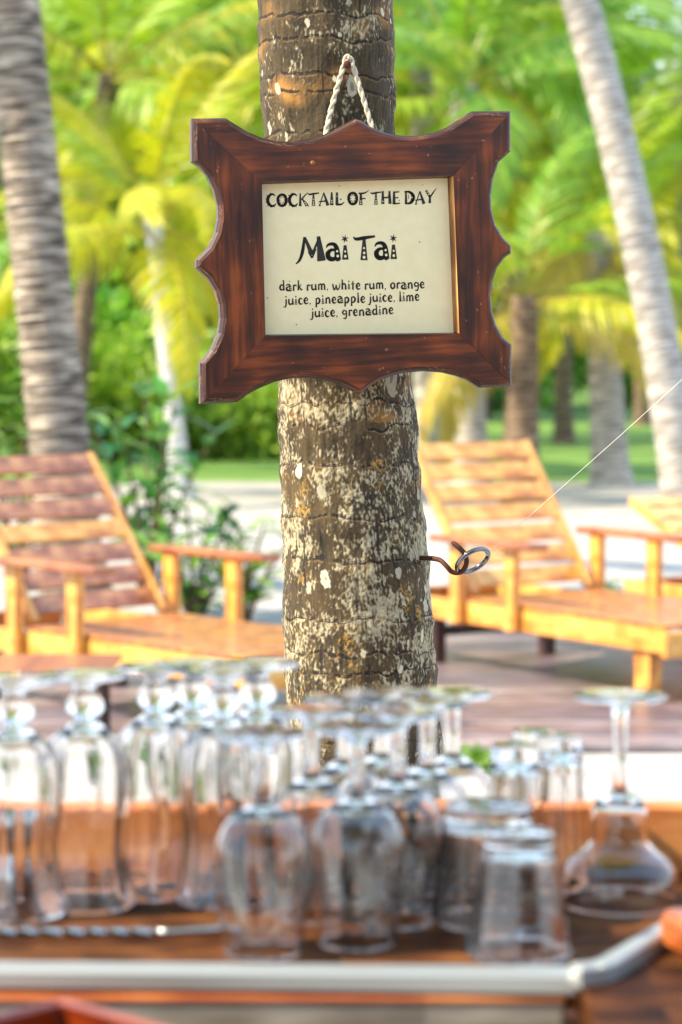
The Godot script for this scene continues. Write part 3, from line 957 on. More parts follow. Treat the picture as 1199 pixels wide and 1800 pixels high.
func make_sign() -> void:
	var c := spot(620, 450, 3.462)
	var t := thing("hanging_sign", "scalloped dark wooden picture frame holding a cream cocktail menu, hung on palm trunk", "sign", c, YAW)
	t.rotation = Vector3(-0.015, YAW, 0)
	var top := [[895, 194.5], [825, 196.5], [810, 206], [782, 225], [758, 235], [735, 240], [712, 242], [690, 240], [668, 235], [648, 227], [634, 218], [621, 213], [608, 220], [588, 231], [566, 242], [540, 250], [510, 255], [482, 254.5], [458, 249], [434, 239], [414, 227], [398, 217], [340, 219]]
	var left := [[340, 219], [340, 292], [353, 300], [366, 315], [377, 338], [384, 366], [384.5, 388], [380, 412], [368, 438], [347, 459], [347, 473], [366, 490], [379, 512], [386, 536], [387.5, 560], [384, 585], [371, 614], [352, 637], [352.5, 707]]
	var low := [[352.5, 707], [415, 705], [432, 692], [450, 682], [478, 670], [505, 664], [535, 662.5], [565, 666], [595, 675], [612, 684], [628, 691.5], [644, 679], [660, 669], [682, 660], [708, 654], [740, 651.5], [775, 654], [800, 660], [818, 667], [840, 681], [897, 678.5]]
	var right := [[897, 678.5], [897, 605], [881, 592], [869, 570], [862, 545], [860, 520], [863, 494], [871, 470], [884, 452], [896, 444], [896, 431], [882, 417], [868, 394], [861, 366], [860, 342], [864, 313], [874, 284], [895, 265], [895, 194.5]]
	board(t, top, [[790, 310], [457, 326]], M.frame, M.frame_edge, 0.002)
	board(t, left, [[457.6, 326.4], [462.4, 589.6]], M.frame, M.frame_edge, 0.002)
	board(t, low, [[462, 590], [801, 586]], M.frame, M.frame_edge, 0.002)
	board(t, right, [[801, 585.4], [790.4, 310.4]], M.frame, M.frame_edge, 0.0042)
	# backing board and the sheet with its print
	part("backing_board", box(Vector3(0.30, 0.245, 0.004), 0.001), M.frame, t, Vector3(sp(625, 452).x, sp(625, 452).y, 0.0035))
	var st := begin(false)
	var q := [sp(452, 594), sp(797, 588), sp(792, 306), sp(448, 322)]
	quad(st, Vector3(q[0].x, q[0].y, 0.0065), Vector3(q[1].x, q[1].y, 0.0065), Vector3(q[2].x, q[2].y, 0.0065), Vector3(q[3].x, q[3].y, 0.0065))
	var sheet := part("menu_sheet", done(st), M.paper, t)
	sheet.set_meta("label", "cream paper sheet printed with the cocktail of the day")
	var ink := Node3D.new()
	ink.name = "print"
	ink.position.z = 0.0065
	t.add_child(ink)
	make_glyphs()
	letter_line(ink, "COCKTAIL OF THE DAY", 469, 366.5, 764, 357, 22.5, 0.05, 0.28, false, 1.05)
	letter_line(ink, "Mai Tai", 526, 461, 697, 455, 42.0, 0.03, 0.26, true, 1.08)
	letter_line(ink, "dark rum, white rum, orange", 490, 512, 745, 506, 16.5, 0.07, 0.34, false, 1.12)
	letter_line(ink, "juice, pineapple juice, lime", 499, 536, 736, 528, 16.5, 0.07, 0.32, false, 1.12)
	letter_line(ink, "juice, grenadine", 545, 558, 690, 551.5, 16.5, 0.07, 0.34, false, 1.12)
	var sk := begin(false)
	rng.seed = 8
	for q2 in [[508, 405], [735, 400], [560, 477], [742, 575], [595, 571], [470, 376], [736, 475], [520, 330]]:
		disc(sk, sp(q2[0], q2[1]), rng.randf_range(0.0005, 0.0011), Vector2.ZERO, Vector2.RIGHT, Vector2.DOWN * -1.0, 0.0067, 7)
	part("fly_specks", done(sk), M.rust, t)
	# a small screw in the top board and a few chips
	var sc := begin(true)
	var sq := sp(545, 292)
	add_tube(sc, [Vector3(sq.x, sq.y, 0.0235), Vector3(sq.x, sq.y, 0.0252), Vector3(sq.x, sq.y, 0.0256)], [0.0035, 0.0033, 0.0015], 10)
	part("screw", done(sc), M.frame_bare, t)
	# the cord over its nail
	var cord := begin(true)
	var nail := spot(610, 112, 3.492) - c
	var inv := t.transform.basis.inverse()
	var tip := inv * nail
	var pl := sp(566, 242)
	var pr := sp(664, 236)
	var la := Vector3(pl.x, pl.y - 0.02, 0.006)
	var lb := Vector3(pr.x, pr.y - 0.02, 0.006)
	rope_strands(cord, smooth_line([la, la.lerp(tip, 0.5) + Vector3(-0.004, 0, 0.0), tip + Vector3(-0.003, 0.004, 0.004), tip + Vector3(0.002, 0.0065, 0.004), tip + Vector3(0.006, 0.002, 0.004), lb.lerp(tip, 0.5) + Vector3(0.004, 0, 0.0), lb], 9), 0.0035, 200.0)
	part("cord", done(cord), M.rope, t)
	var nl := thing("nail", "rusty nail in the palm trunk carrying the sign cord", "nail", c + nail + Vector3(0, -0.002, 0))
	var ns := begin(true)
	add_tube(ns, [Vector3(0, 0.004, -0.06), Vector3(0, 0.0, 0.008), Vector3(0, 0, 0.009)], [0.002, 0.002, 0.0015], 8)
	part("shank", done(ns), M.rust, nl)
	var nh := begin(true)
	add_tube(nh, [Vector3(0, 0, 0.0088), Vector3(0, 0, 0.0115), Vector3(0, 0, 0.0125)], [0.0055, 0.0055, 0.003], 12)
	part("head", done(nh), M.rust, nl)

# ------------------------------------------------------------------ glasses, all upside down on their rims
func wall_of(outer: Array, thick: float, floor_y: float) -> Array:   # an inner wall that follows an outer one, from the rim back to the axis
	var out := []
	for i in range(outer.size() - 1, -1, -1):
		var p: Vector2 = outer[i]
		if p.y <= floor_y + 0.003: break
		out.append(Vector2(max(p.x - thick, 0.001), p.y))
	out.append(Vector2(out[-1].x * 0.72, floor_y + 0.0012))
	out.append(Vector2(0, floor_y))
	return out

func glass_shape(foot: Array, bowl: Array, thick: float, floor_y: float, tall: float, added_ribs := 0, deep := 0.0) -> ArrayMesh:
	var smooth_foot := smooth_line(foot, 3)
	var smooth_bowl := smooth_line(bowl, 4)
	var prof := [Vector2(0, 0.0012), Vector2(foot[0].x * 0.5, 0.0006)] + smooth_foot + smooth_bowl.slice(1)
	var rim: Vector2 = bowl[-1]
	prof.append(Vector2(rim.x - thick * 0.3, rim.y + thick * 0.35))
	prof.append(Vector2(rim.x - thick * 0.75, rim.y + thick * 0.3))
	var inside := wall_of(smooth_bowl, thick, floor_y)
	prof += inside
	var flipped := []
	for p in prof: flipped.append(Vector2(p.x, tall + thick * 0.35 - p.y))
	flipped.reverse()
	return lathe(flipped, 72, added_ribs, deep, inside.size() - 2)

func V(a: Array) -> Array:
	var o := []
	for i in range(0, a.size(), 2): o.append(Vector2(a[i], a[i + 1]))
	return o

func put_glass(called: String, shape: ArrayMesh, label: String, x: float, d: float, group: String, turn := 0.0) -> void:
	var o := part(called, shape, M.glass, null, Vector3((x - 599.5) / 4250.0 * d, BAR + 0.0006, -d))
	o.rotation.y = turn
	tag(o, label, "glass", group)

func make_glasses() -> void:
	var hurricane := glass_shape(V([.0325, .0, .0340, .0016, .0325, .0036, .014, .0075, .0085, .0115, .0110, .0180, .0158, .0265, .0112, .0350, .0092, .0395]), V([.0092, .0395, .018, .0455, .0295, .0550, .0362, .0690, .0380, .0850, .0362, .1050, .0335, .1250, .0335, .1430, .0370, .1650, .0418, .1870]), 0.0024, 0.0475, 0.187, 10, 0.05)
	var goblet := glass_shape(V([.0325, .0, .0338, .0015, .032, .0034, .014, .0070, .0072, .0120, .0062, .0250, .0064, .0440, .0078, .0530]), V([.0078, .0530, .0165, .0580, .0285, .0685, .0352, .0840, .0362, .1000, .0345, .1220, .0312, .1450, .0296, .1640]), 0.0021, 0.0600, 0.164)
	var margarita := glass_shape(V([.0362, .0, .0375, .0014, .035, .0034, .014, .0065, .0068, .0120, .0055, .0400, .0056, .0700, .0072, .0800]), V([.0072, .0800, .0160, .0840, .0215, .0920, .0235, .1040, .0240, .1180, .0290, .1265, .0400, .1340, .0470, .1430, .0495, .1550, .0500, .1690]), 0.0019, 0.0870, 0.169)
	var tumbler := glass_shape(V([.0245, .0, .0258, .0018, .0262, .006]), V([.0262, .006, .0290, .022, .0335, .048, .0375, .070, .0410, .0900]), 0.0026, 0.0120, 0.090, 9, 0.025)
	var wide := glass_shape(V([.0325, .0, .0340, .0018, .0343, .006]), V([.0343, .006, .0355, .022, .0380, .048, .0400, .070, .0415, .0920]), 0.0026, 0.0130, 0.092)
	var highball := glass_shape(V([.0180, .0, .0192, .0016, .0196, .006]), V([.0196, .006, .0208, .030, .0226, .065, .0245, .100, .0262, .1250]), 0.0023, 0.0140, 0.125, 8, 0.06)
	var g1 := "upturned hurricane glasses on the bar"
	for a in [[22, 1.90, "upturned ball-stemmed hurricane glass standing beside the steel jigger"], [146, 1.93, "upturned hurricane glass behind the twisted stem of the bar spoon"], [272, 1.975, "upturned hurricane glass, third in the row from the jigger"], [338, 2.0, "upturned hurricane glass, fourth in the row from the jigger"], [392, 1.945, "upturned hurricane glass behind the flat end of the bar spoon"], [452, 2.0, "upturned hurricane glass against the back rail, next to the wine goblets"]]:
		put_glass("hurricane_glass", hurricane, a[2], a[0], a[1], g1, a[0])
	var g2 := "upturned wine goblets on the bar"
	for a in [[460, 1.772, "upturned round wine goblet beside the flat end of the bar spoon"], [628, 1.80, "upturned wine goblet by the metal strip between spoon and flared tumbler"], [548, 1.885, "upturned wine goblet wedged behind the two goblets by the metal strip"], [700, 1.868, "upturned wine goblet beside the broad tumbler, nearer the strip"], [752, 1.93, "upturned wine goblet just behind the broad tumbler"], [672, 1.985, "upturned wine goblet touching the back rail in the middle cluster"], [606, 1.955, "upturned wine goblet by the back rail before the palm trunk"], [796, 1.985, "upturned wine goblet by the back rail next to the highball glasses"]]:
		put_glass("wine_goblet", goblet, a[2], a[0], a[1], g2, a[0])
	put_glass("margarita_glass", margarita, "upturned margarita glass with tall thin stem and wide bowl", 1094, 1.935, "")
	put_glass("tumbler", tumbler, "upturned flared tumbler close to the metal edge strip", 916, 1.772, "upturned tumblers on the bar")
	put_glass("tumbler", wide, "upturned broad tumbler between the goblets and the flared tumbler", 862, 1.868, "upturned tumblers on the bar")
	for a in [[908, 1.955, "slim upturned highball glass right behind the broad tumbler"], [985, 2.0, "slim upturned highball glass beside the margarita glass"], [944, 2.025, "slim upturned highball glass touching the back rail"]]:
		put_glass("highball_glass", highball, a[2], a[0], a[1], "upturned highball glasses on the bar")

# ------------------------------------------------------------------ the bar
func make_bar() -> void:
	var t := thing("bar_counter", "wooden beach bar counter with dark plank top carrying the upturned glasses", "bar counter", Vector3(0, 0, -1.75))
	# plank top: boards run along x, 1.735 to 2.06 m from the eye
	var n := 6
	for i in n:
		var z := lerpf(-0.0175, -0.283, float(i) / (n - 1))
		part("plank", box(Vector3(2.2, 0.03, 0.0515), 0.002), M.bar_a if i % 2 == 0 else M.bar_b, t, Vector3(0.02 * (i % 3), BAR - 0.015, z))
	part("back_rail", box(Vector3(2.4, 0.11, 0.022), 0.004), M.rail, t, Vector3(0, BAR + 0.002, -0.3205))
	part("front_panel", box(Vector3(2.3, 1.10, 0.03), 0.004, true), M.varnish, t, Vector3(0, 0.02, -0.29))
	part("side_panel", box(Vector3(0.03, 1.10, 0.26), 0.004, true), M.varnish, t, Vector3(-1.08, 0.02, -0.14))
	part("side_panel", box(Vector3(0.03, 1.10, 0.26), 0.004, true), M.varnish, t, Vector3(1.08, 0.02, -0.14))
	part("support_rail", box(Vector3(2.12, 0.06, 0.04), 0.004), M.dark_wood, t, Vector3(0, BAR - 0.063, 0.0))
	part("grey_fascia", box(Vector3(1.2, 0.034, 0.018), 0.003), M.grey_board, t, Vector3(-0.44, BAR - 0.034, 0.046))
	part("red_batten", box(Vector3(1.2, 0.004, 0.021), 0.001), M.varnish, t, Vector3(-0.44, BAR - 0.0145, 0.046))
	part("grey_ledge", box(Vector3(2.2, 0.024, 0.30), 0.004), M.grey_board, t, Vector3(0, BAR - 0.070, 0.205))
	part("plank", box(Vector3(0.9, 0.03, 0.2), 0.002), M.bar_b, t, Vector3(0.62, BAR - 0.015, 0.115))
	# metal strip along the camera side of the planks, turned a hair
	var s := part("edge_strip", box(Vector3(1.2, 0.016, 0.026), 0.003), M.trim_metal, t, Vector3(-0.43, BAR - 0.003, 0.0255))
	s.rotation.y = -0.035
	# the strip turns a rounded corner and runs away from the camera
	var st := begin(false)
	var line := [Vector2(0.166, 0.066), Vector2(0.180, 0.061), Vector2(0.190, 0.050), Vector2(0.2, 0.03), Vector2(0.284, -0.128)]
	for i in line.size() - 1:
		var p: Vector2 = line[i]
		var q: Vector2 = line[i + 1]
		var way := (q - p).normalized()
		var mid := (p + q) / 2
		add_box(st, Transform3D(Basis(Vector3.UP, -way.angle()), Vector3(mid.x, BAR + 0.0052, mid.y)), Vector3((q - p).length() + 0.004, 0.0162 - 0.0003 * i, 0.018 - 0.0004 * i), 0.002)
	part("edge_strip", done(st), M.trim_metal, t)

func make_bar_items() -> void:
	# twisted bar spoon lying on the planks
	var t := thing("bar_spoon", "twisted steel bar spoon lying on the dark planks", "bar spoon", Vector3(-0.34, BAR + 0.0035, -1.822))
	var sq := begin(false)
	for i in 120:      # a square bar, twisted along its length
		var c := []
		for e in 2:
			var x := 0.20 * (i + e) / 120.0
			for k in 4:
				var w := x * 92.0 + k * PI / 2
				c.append(Vector3(x, cos(w) * 0.0031, sin(w) * 0.0031))
		for k in 4:
			quad(sq, c[k], c[(k + 1) % 4], c[4 + (k + 1) % 4], c[4 + k])
	part("twisted_stem", done(sq), M.steel, t)
	var st2 := begin(true)
	add_tube(st2, [Vector3(0.198, 0, 0), Vector3(0.21, 0, 0), Vector3(0.25, 0.0022, -0.001), Vector3(0.258, 0.0008, 0), Vector3(0.262, 0, 0)], [0.002, 0.0024, 0.0034, 0.003, 0.001], 10)
	part("flat_end", done(st2), M.steel, t)
	var bl := begin(true)
	add_tube(bl, [Vector3(-0.045, 0.0, 0), Vector3(-0.04, 0, 0), Vector3(-0.025, 0, 0), Vector3(-0.008, 0, 0), Vector3(0.004, 0, 0)], [0.002, 0.009, 0.012, 0.008, 0.002], 14)
	var bo := part("bowl", done(bl), M.steel, t)
	bo.scale = Vector3(1, 0.28, 1)
	# jigger behind the glass at the far end of the spoon
	var j := part("jigger", lathe(V([0, .001, .018, .001, .0195, .002, .0165, .022, .010, .034, .010, .037, .0175, .050, .021, .068, .0205, .0684, .017, .051, .0, .040]), 40), M.steel, null, Vector3((8 - 599.5) / 4250.0 * 1.965, BAR + 0.0004, -1.965))
	tag(j, "small waisted steel jigger standing behind the hurricane glasses", "jigger")
	var bk := part("wooden_block", box(Vector3(0.085, 0.03, 0.05), 0.006, true), M.varnish, null, Vector3(0.285, BAR + 0.0005, -1.775))
	bk.rotation.y = 0.35
	tag(bk, "varnished orange wooden block lying beyond the slanting metal strip", "wooden block")
	var nk := part("paper_napkin", box(Vector3(0.12, 0.003, 0.07), 0.001, true), M.napkin, null, Vector3(0.115, BAR - 0.0575, -1.632))
	nk.rotation.y = -0.25
	tag(nk, "folded white paper napkin lying on the grey ledge", "napkin")
	var tr := thing("wooden_box", "glossy orange-brown open wooden box standing on the grey ledge", "box", Vector3(-0.187, BAR - 0.0575, -1.605), -0.75)
	part("box_floor", box(Vector3(0.12, 0.004, 0.12), 0.001, true), M.box_wood, tr, Vector3(0.06, 0, 0.06))
	for z in [0.004, 0.116]:
		part("box_wall", box(Vector3(0.12, 0.066, 0.008), 0.003, true), M.box_wood, tr, Vector3(0.06, 0.004, z))
	for x in [0.004, 0.116]:
		part("box_wall", box(Vector3(0.008, 0.066, 0.102), 0.003, true), M.box_wood, tr, Vector3(x, 0.004, 0.06))

# unseen roof, added to dim the camera side in sign and glass reflections
func make_added_roof() -> void:
	var t := thing("added_roof", "unseen thatched roof on round posts, added to dim the reflections", "roof", Vector3(0, 0, 0))
	var slope := 0.12
	var th := part("thatch", box(Vector3(7.6, 0.18, 4.6), 0.05), M.thatch, t)
	th.transform = Transform3D(Basis(Vector3.RIGHT, -slope), Vector3(1.9, 3.4, 1.8))
	for i in 8:
		var r := part("rafter", box(Vector3(0.08, 0.12, 4.5), 0.01), M.dark_wood, t)
		r.transform = Transform3D(Basis(Vector3.RIGHT, -slope), Vector3(-1.6 + i * 1.0, 3.24, 1.8))
	for p in [[-1.7, -0.3], [5.4, -0.3], [-1.7, 3.6], [5.4, 3.6]]:
		var st := begin(true)
		add_tube(st, [Vector3(0, -0.12, 0), Vector3(0.01, 1.2, 0), Vector3(0, 3.2 + 0.12 * (p[1] - 1.8), 0)], [0.09, 0.085, 0.08], 14)
		part("post", done(st), M.bark_brown, t, Vector3(p[0], 0, p[1]))
	# unseen boarded wall, added so frame and glasses reflect something dark
	for p in [[2.75, 4.7, "long dark boarded wall added out of view to darken reflections"]]:
		var w := thing("added_wall", p[2], "wall", Vector3(p[0], 0, 3.8))
		w.set_meta("kind", "structure")
		for i in 21:
			part("board", box(Vector3(p[1], 0.14, 0.03), 0.004), M.dark_wood if i % 2 == 0 else M.bar_a, w, Vector3(0, 0.05 + i * 0.145, 0))

# ------------------------------------------------------------------ hook, ring and thread on the trunk
func make_hook() -> void:
	var d := 3.50
	var at := spot(738, 981, d + 0.05)
	var t := thing("trunk_hook", "rusty bent iron hook screwed into the palm trunk", "hook", at)
	var line := []
	for p in [[732, 981, .055], [750, 981, .04], [772, 984, .01], [784, 994, 0.0], [793, 1004, 0.0], [803, 1007, 0.0], [813, 1004, -.004], [819, 994, -.012], [820, 983, -.012], [815, 971, -.008], [805, 961, 0.0], [794, 952.5, .004]]:
		line.append(spot(p[0], p[1], d + p[2]) - at)
	var sm := smooth_line(line, 4)
	var rad := []
	for i in sm.size(): rad.append(0.0037 if i < sm.size() - 2 else (0.003 if i == sm.size() - 2 else 0.0018))
	var st := begin(true)
	add_tube(st, sm, rad, 10)
	part("hook_rod", done(st), M.rust, t)
	# the ring hangs in the hook, pulled out by the thread
	var c := spot(831, 985.5, d - 0.004)
	var ring := begin(true)
	var pts := []
	var rr := []
	var u := Vector3(0.86, 0.52, 0.0).normalized()
	var v := Vector3(-0.30, 0.50, 0.85).normalized()
	for i in 48:
		var w := TAU * i / 48.0
		pts.append((u * cos(w) + v * sin(w)) * 0.0255)
		rr.append(0.0036)
	add_tube(ring, pts, rr, 12, true)
	var ro := part("steel_ring", done(ring), M.ring_steel, null, c)
	tag(ro, "shiny steel ring threaded on the rusty trunk hook", "ring")
	# thread: tied round the ring and pulled up to a pole
	var k := spot(860, 970, d)
	var e := spot(1330, 548, d - 0.05)
	var th := thing("white_thread", "thin white thread stretched up from the steel ring", "thread", k)
	var s2 := begin(true)
	add_tube(s2, [Vector3(0, 0, 0), (e - k) * 0.5 + Vector3(0, -0.002, 0), e - k], [0.00034, 0.00034, 0.00034], 6)
	part("strand", done(s2), M.thread, th)
	var kn := begin(true)
	var loops := []
	var lr := []
	for i in 40:
		var w := i * 1.1
		loops.append(u * (-0.006 + 0.0002 * i) + Vector3(-0.3, 0.5, 0.85).normalized().cross(u) * cos(w) * 0.0036 + u.cross(Vector3(0, 0, 1)) * 0.0 + Vector3(0, 0, 1) * sin(w) * 0.0036)
		lr.append(0.0006)
	add_tube(kn, loops, lr, 5)
	add_tube(kn, [Vector3(0.004, 0.001, 0), Vector3(0.010, 0.003, 0.001), Vector3(0.012, -0.002, 0.001), Vector3(0.0125, -0.006, 0)], [0.0006, 0.0006, 0.0005, 0.0004], 5)
	part("knot", done(kn), M.thread, th)
	var pole := thing("bamboo_pole", "slim upright bamboo pole holding the far end of the thread", "pole", Vector3(e.x + 0.016, 0, e.z))
	var ps := begin(true)
	var pp := []
	var pr := []
	for i in 40:
		var y := 2.6 * i / 39.0
		pp.append(Vector3(0, y, 0))
		pr.append(0.0165 if i % 5 != 0 else 0.019)
	add_tube(ps, pp, pr, 12)
	part("cane", done(ps), M.teak_b, pole)

# ------------------------------------------------------------------ near palm
func near_trunk_x(y: float) -> Vector3:   # (x, radius, -) of the trunk axis at height y
	var pts := [[0.0, 0.155, 0.175], [0.25, 0.12, 0.146], [0.6, 0.075, 0.128], [0.95, 0.044, 0.118], [1.147, 0.031, 0.1135], [1.25, 0.0265, 0.111], [1.42, 0.0172, 0.1045], [1.60, 0.0064, 0.0995], [1.80, -0.006, 0.0965], [1.96, -0.0165, 0.0955], [2.16, -0.0235, 0.0995], [2.6, -0.045, 0.098], [7.2, -0.35, 0.085]]
	for i in pts.size() - 1:
		if y <= pts[i + 1][0]:
			var t: float = (y - pts[i][0]) / (pts[i + 1][0] - pts[i][0])
			return Vector3(lerpf(pts[i][1], pts[i + 1][1], t), lerpf(pts[i][2], pts[i + 1][2], t), 0)
	return Vector3(-0.35, 0.085, 0)

func make_near_palm() -> void:
	var z0 := -3.6
	var t := thing("palm_tree", "lichen-crusted brown palm trunk that carries the hanging sign", "palm tree", Vector3(0, 0, z0), 0.0, "coconut palms around the bar")
	var st := begin(true)
	var sides := 96
	var rows := []
	var hts := []
	var y := 0.0
	while y < 7.2:
		hts.append(y)
		y += 0.0125 if y > 0.9 and y < 2.4 else 0.05
	hts.append(7.2)
	var n1 := FastNoiseLite.new()
	n1.seed = 5
	n1.frequency = 1.0
	var scars := [0.12, 0.21, 0.30, 0.38, 0.47, 0.55, 0.64, 0.71, 0.79, 0.87, 0.94, 1.01, 1.08, 1.185, 1.21, 1.262, 1.347, 1.408, 1.485, 1.543, 1.577, 1.64, 1.70, 1.76, 1.83, 1.90, 1.967, 2.024, 2.05, 2.10, 2.136, 2.20, 2.27, 2.34]
	for h in hts:
		var c := near_trunk_x(h)
		var row := []
		for k in sides + 1:
			var a := TAU * k / sides
			var px := cos(a)
			var pz := sin(a)
			var hh: float = fmod(h, 2.4) - 0.012 * n1.get_noise_3d(px * 1.2, h * 2.0, pz * 1.2)
			var bump := 0.0
			for s in scars:
				var dd: float = hh - s
				if abs(dd) < 0.05:
					bump += 0.0030 * exp(-pow((dd + 0.010) / 0.013, 2.0)) - 0.0012 * exp(-pow(dd / 0.004, 2.0))
			bump += 0.0045 * n1.get_noise_3d(px * 2.2, h * 9.0, pz * 2.2) + 0.0022 * n1.get_noise_3d(px * 9.0, h * 26.0, pz * 9.0)
			row.append(Vector3(c.x + px * (c.y + bump), h, pz * (c.y + bump)))
		rows.append(row)
	for i in hts.size() - 1:
		var v0: float = 1.0 - fmod(hts[i], 2.4) / 2.4
		var v1: float = v0 - (hts[i + 1] - hts[i]) / 2.4
		for k in sides:
			# angle grows from +x towards +z, so k runs clockwise seen from above
			var u0 := 1.0 - float(k) / sides
			var u1 := 1.0 - float(k + 1) / sides
			quad_uv(st, [rows[i][k + 1], rows[i][k], rows[i + 1][k], rows[i + 1][k + 1]], [Vector2(u1, v0), Vector2(u0, v0), Vector2(u0, v1), Vector2(u1, v1)])
	st.generate_normals()
	st.generate_tangents()
	part("trunk", st.commit(), M.near_bark, t)
	for i in 16:
		rng.seed = 900 + i
		var age := i / 15.0
		var f := part("frond", fronds["%s_%d" % [["green", "green", "lime", "yellow"][int(age * 3.99)], i % 3]], M.leaf, t)
		var b := Basis(Vector3.UP, i * 2.399) * Basis(Vector3.BACK, lerpf(1.2, -0.2, age)) * Basis(Vector3.RIGHT, rng.randf_range(-0.4, 0.4))
		f.transform = Transform3D(b, Vector3(-0.35, 7.2 - 0.2 * age, 0) + b.x * 0.05)

# ------------------------------------------------------------------ the scene
func _ready() -> void:
	# camera
	var cam := Camera3D.new()
	cam.name = "camera"
	add_child(cam)
	cam.position = Vector3(0, EYE, 0)
	cam.rotation_degrees = Vector3(-3.769, 0, 0)
	var lens := CameraAttributesPhysical.new()
	lens.frustum_focal_length = 82.64
	lens.frustum_focus_distance = 3.46
	lens.frustum_near = 0.05
	lens.frustum_far = 600.0
	lens.exposure_aperture = 5.0
	cam.attributes = lens
	cam.fov = 23.913
	cam.near = 0.05
	cam.far = 600.0
	cam.current = true
	# sky, sun and exposure
	var env := Environment.new()
	env.background_mode = Environment.BG_SKY
	var sky := Sky.new()
	var sm := ProceduralSkyMaterial.new()
	sm.sky_top_color = Color(0.62, 0.76, 0.92)
	sm.sky_horizon_color = Color(0.94, 0.96, 0.97)
	sm.sky_curve = 0.25
	sm.ground_bottom_color = Color(0.55, 0.52, 0.46)
	sm.ground_horizon_color = Color(0.80, 0.80, 0.76)
	sm.sky_energy_multiplier = 1.0
	sky.sky_material = sm
	env.sky = sky
	env.tonemap_mode = Environment.TONE_MAPPER_LINEAR
	env.tonemap_exposure = 2.5
	env.sdfgi_enabled = true
	env.ssao_enabled = true
	env.ssil_enabled = true
	var we := WorldEnvironment.new()
	we.environment = env
	add_child(we)
	var sun := DirectionalLight3D.new()
	sun.name = "sun"
	add_child(sun)
	sun.light_color = Color(1.0, 0.93, 0.80)
	sun.light_energy = 1.45
	sun.light_angular_distance = 0.8
	sun.shadow_enabled = true
	sun.look_at_from_position(Vector3(-9, 9, 2), Vector3.ZERO)

	make_materials()
	print("materials")
	# ground
	var pm := PlaneMesh.new()
	pm.size = Vector2(500, 500)
	structure("ground", pm, M.sand, Vector3(0, -0.034, -150))
	var lw := PlaneMesh.new()
	lw.size = Vector2(160, 120)
	structure("lawn", lw, M.lawn, Vector3(66, -0.030, -91.5))
	# deck: boards along x
	var deck := Node3D.new()
	deck.name = "deck"
	add_child(deck)
	deck.set_meta("kind", "structure")
	deck.position = Vector3(0, 0, -10.1)
	rng.seed = 3
	for i in 30:
		var m: Material = [M.deck_a, M.deck_b, M.deck_c][rng.randi() % 3]
		part("plank", box(Vector3(16, 0.03, 0.134), 0.004), m, deck, Vector3(rng.randf_range(-0.5, 0.5), -0.015, -0.067 - i * 0.14))
	make_fronds()
	print("fronds")
	make_near_palm()
	make_far_palms()
	make_garden()
	print("garden")
	# loungers
	make_lounger("honey-coloured slatted sun lounger behind the trunk hook, its back raised", 0.927, false, Vector3(0.647, 0, -12.502), -0.988)
	make_lounger("sun lounger whose back slats carry shade and sky sheen as rosy colour beside the ringed grey-brown palm", 0.90, true, Vector3(-1.47, 0, -11.17), -0.82)
	make_lounger("honey-coloured sun lounger with a low back beyond the raised one", 0.45, false, Vector3(2.08, 0, -13.05), -0.988)
	var tb := thing("side_table", "low wooden side table with reddish slatted top on the deck", "table", Vector3(-1.33, 0, -9.62))
	for i in 5:
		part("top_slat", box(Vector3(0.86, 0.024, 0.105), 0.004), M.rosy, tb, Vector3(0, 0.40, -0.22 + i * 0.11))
	for x in [-0.36, 0.36]:
		part("bearer", box(Vector3(0.04, 0.05, 0.52), 0.004), M.dark_wood, tb, Vector3(x, 0.362, 0))
		for z in [-0.2, 0.2]:
			part("leg", box(Vector3(0.05, 0.336, 0.05), 0.004, true), M.dark_wood, tb, Vector3(x, 0, z))
	make_added_roof()
	make_bar()
	make_sign()
	make_hook()
	make_glasses()
	make_bar_items()
	print("done")

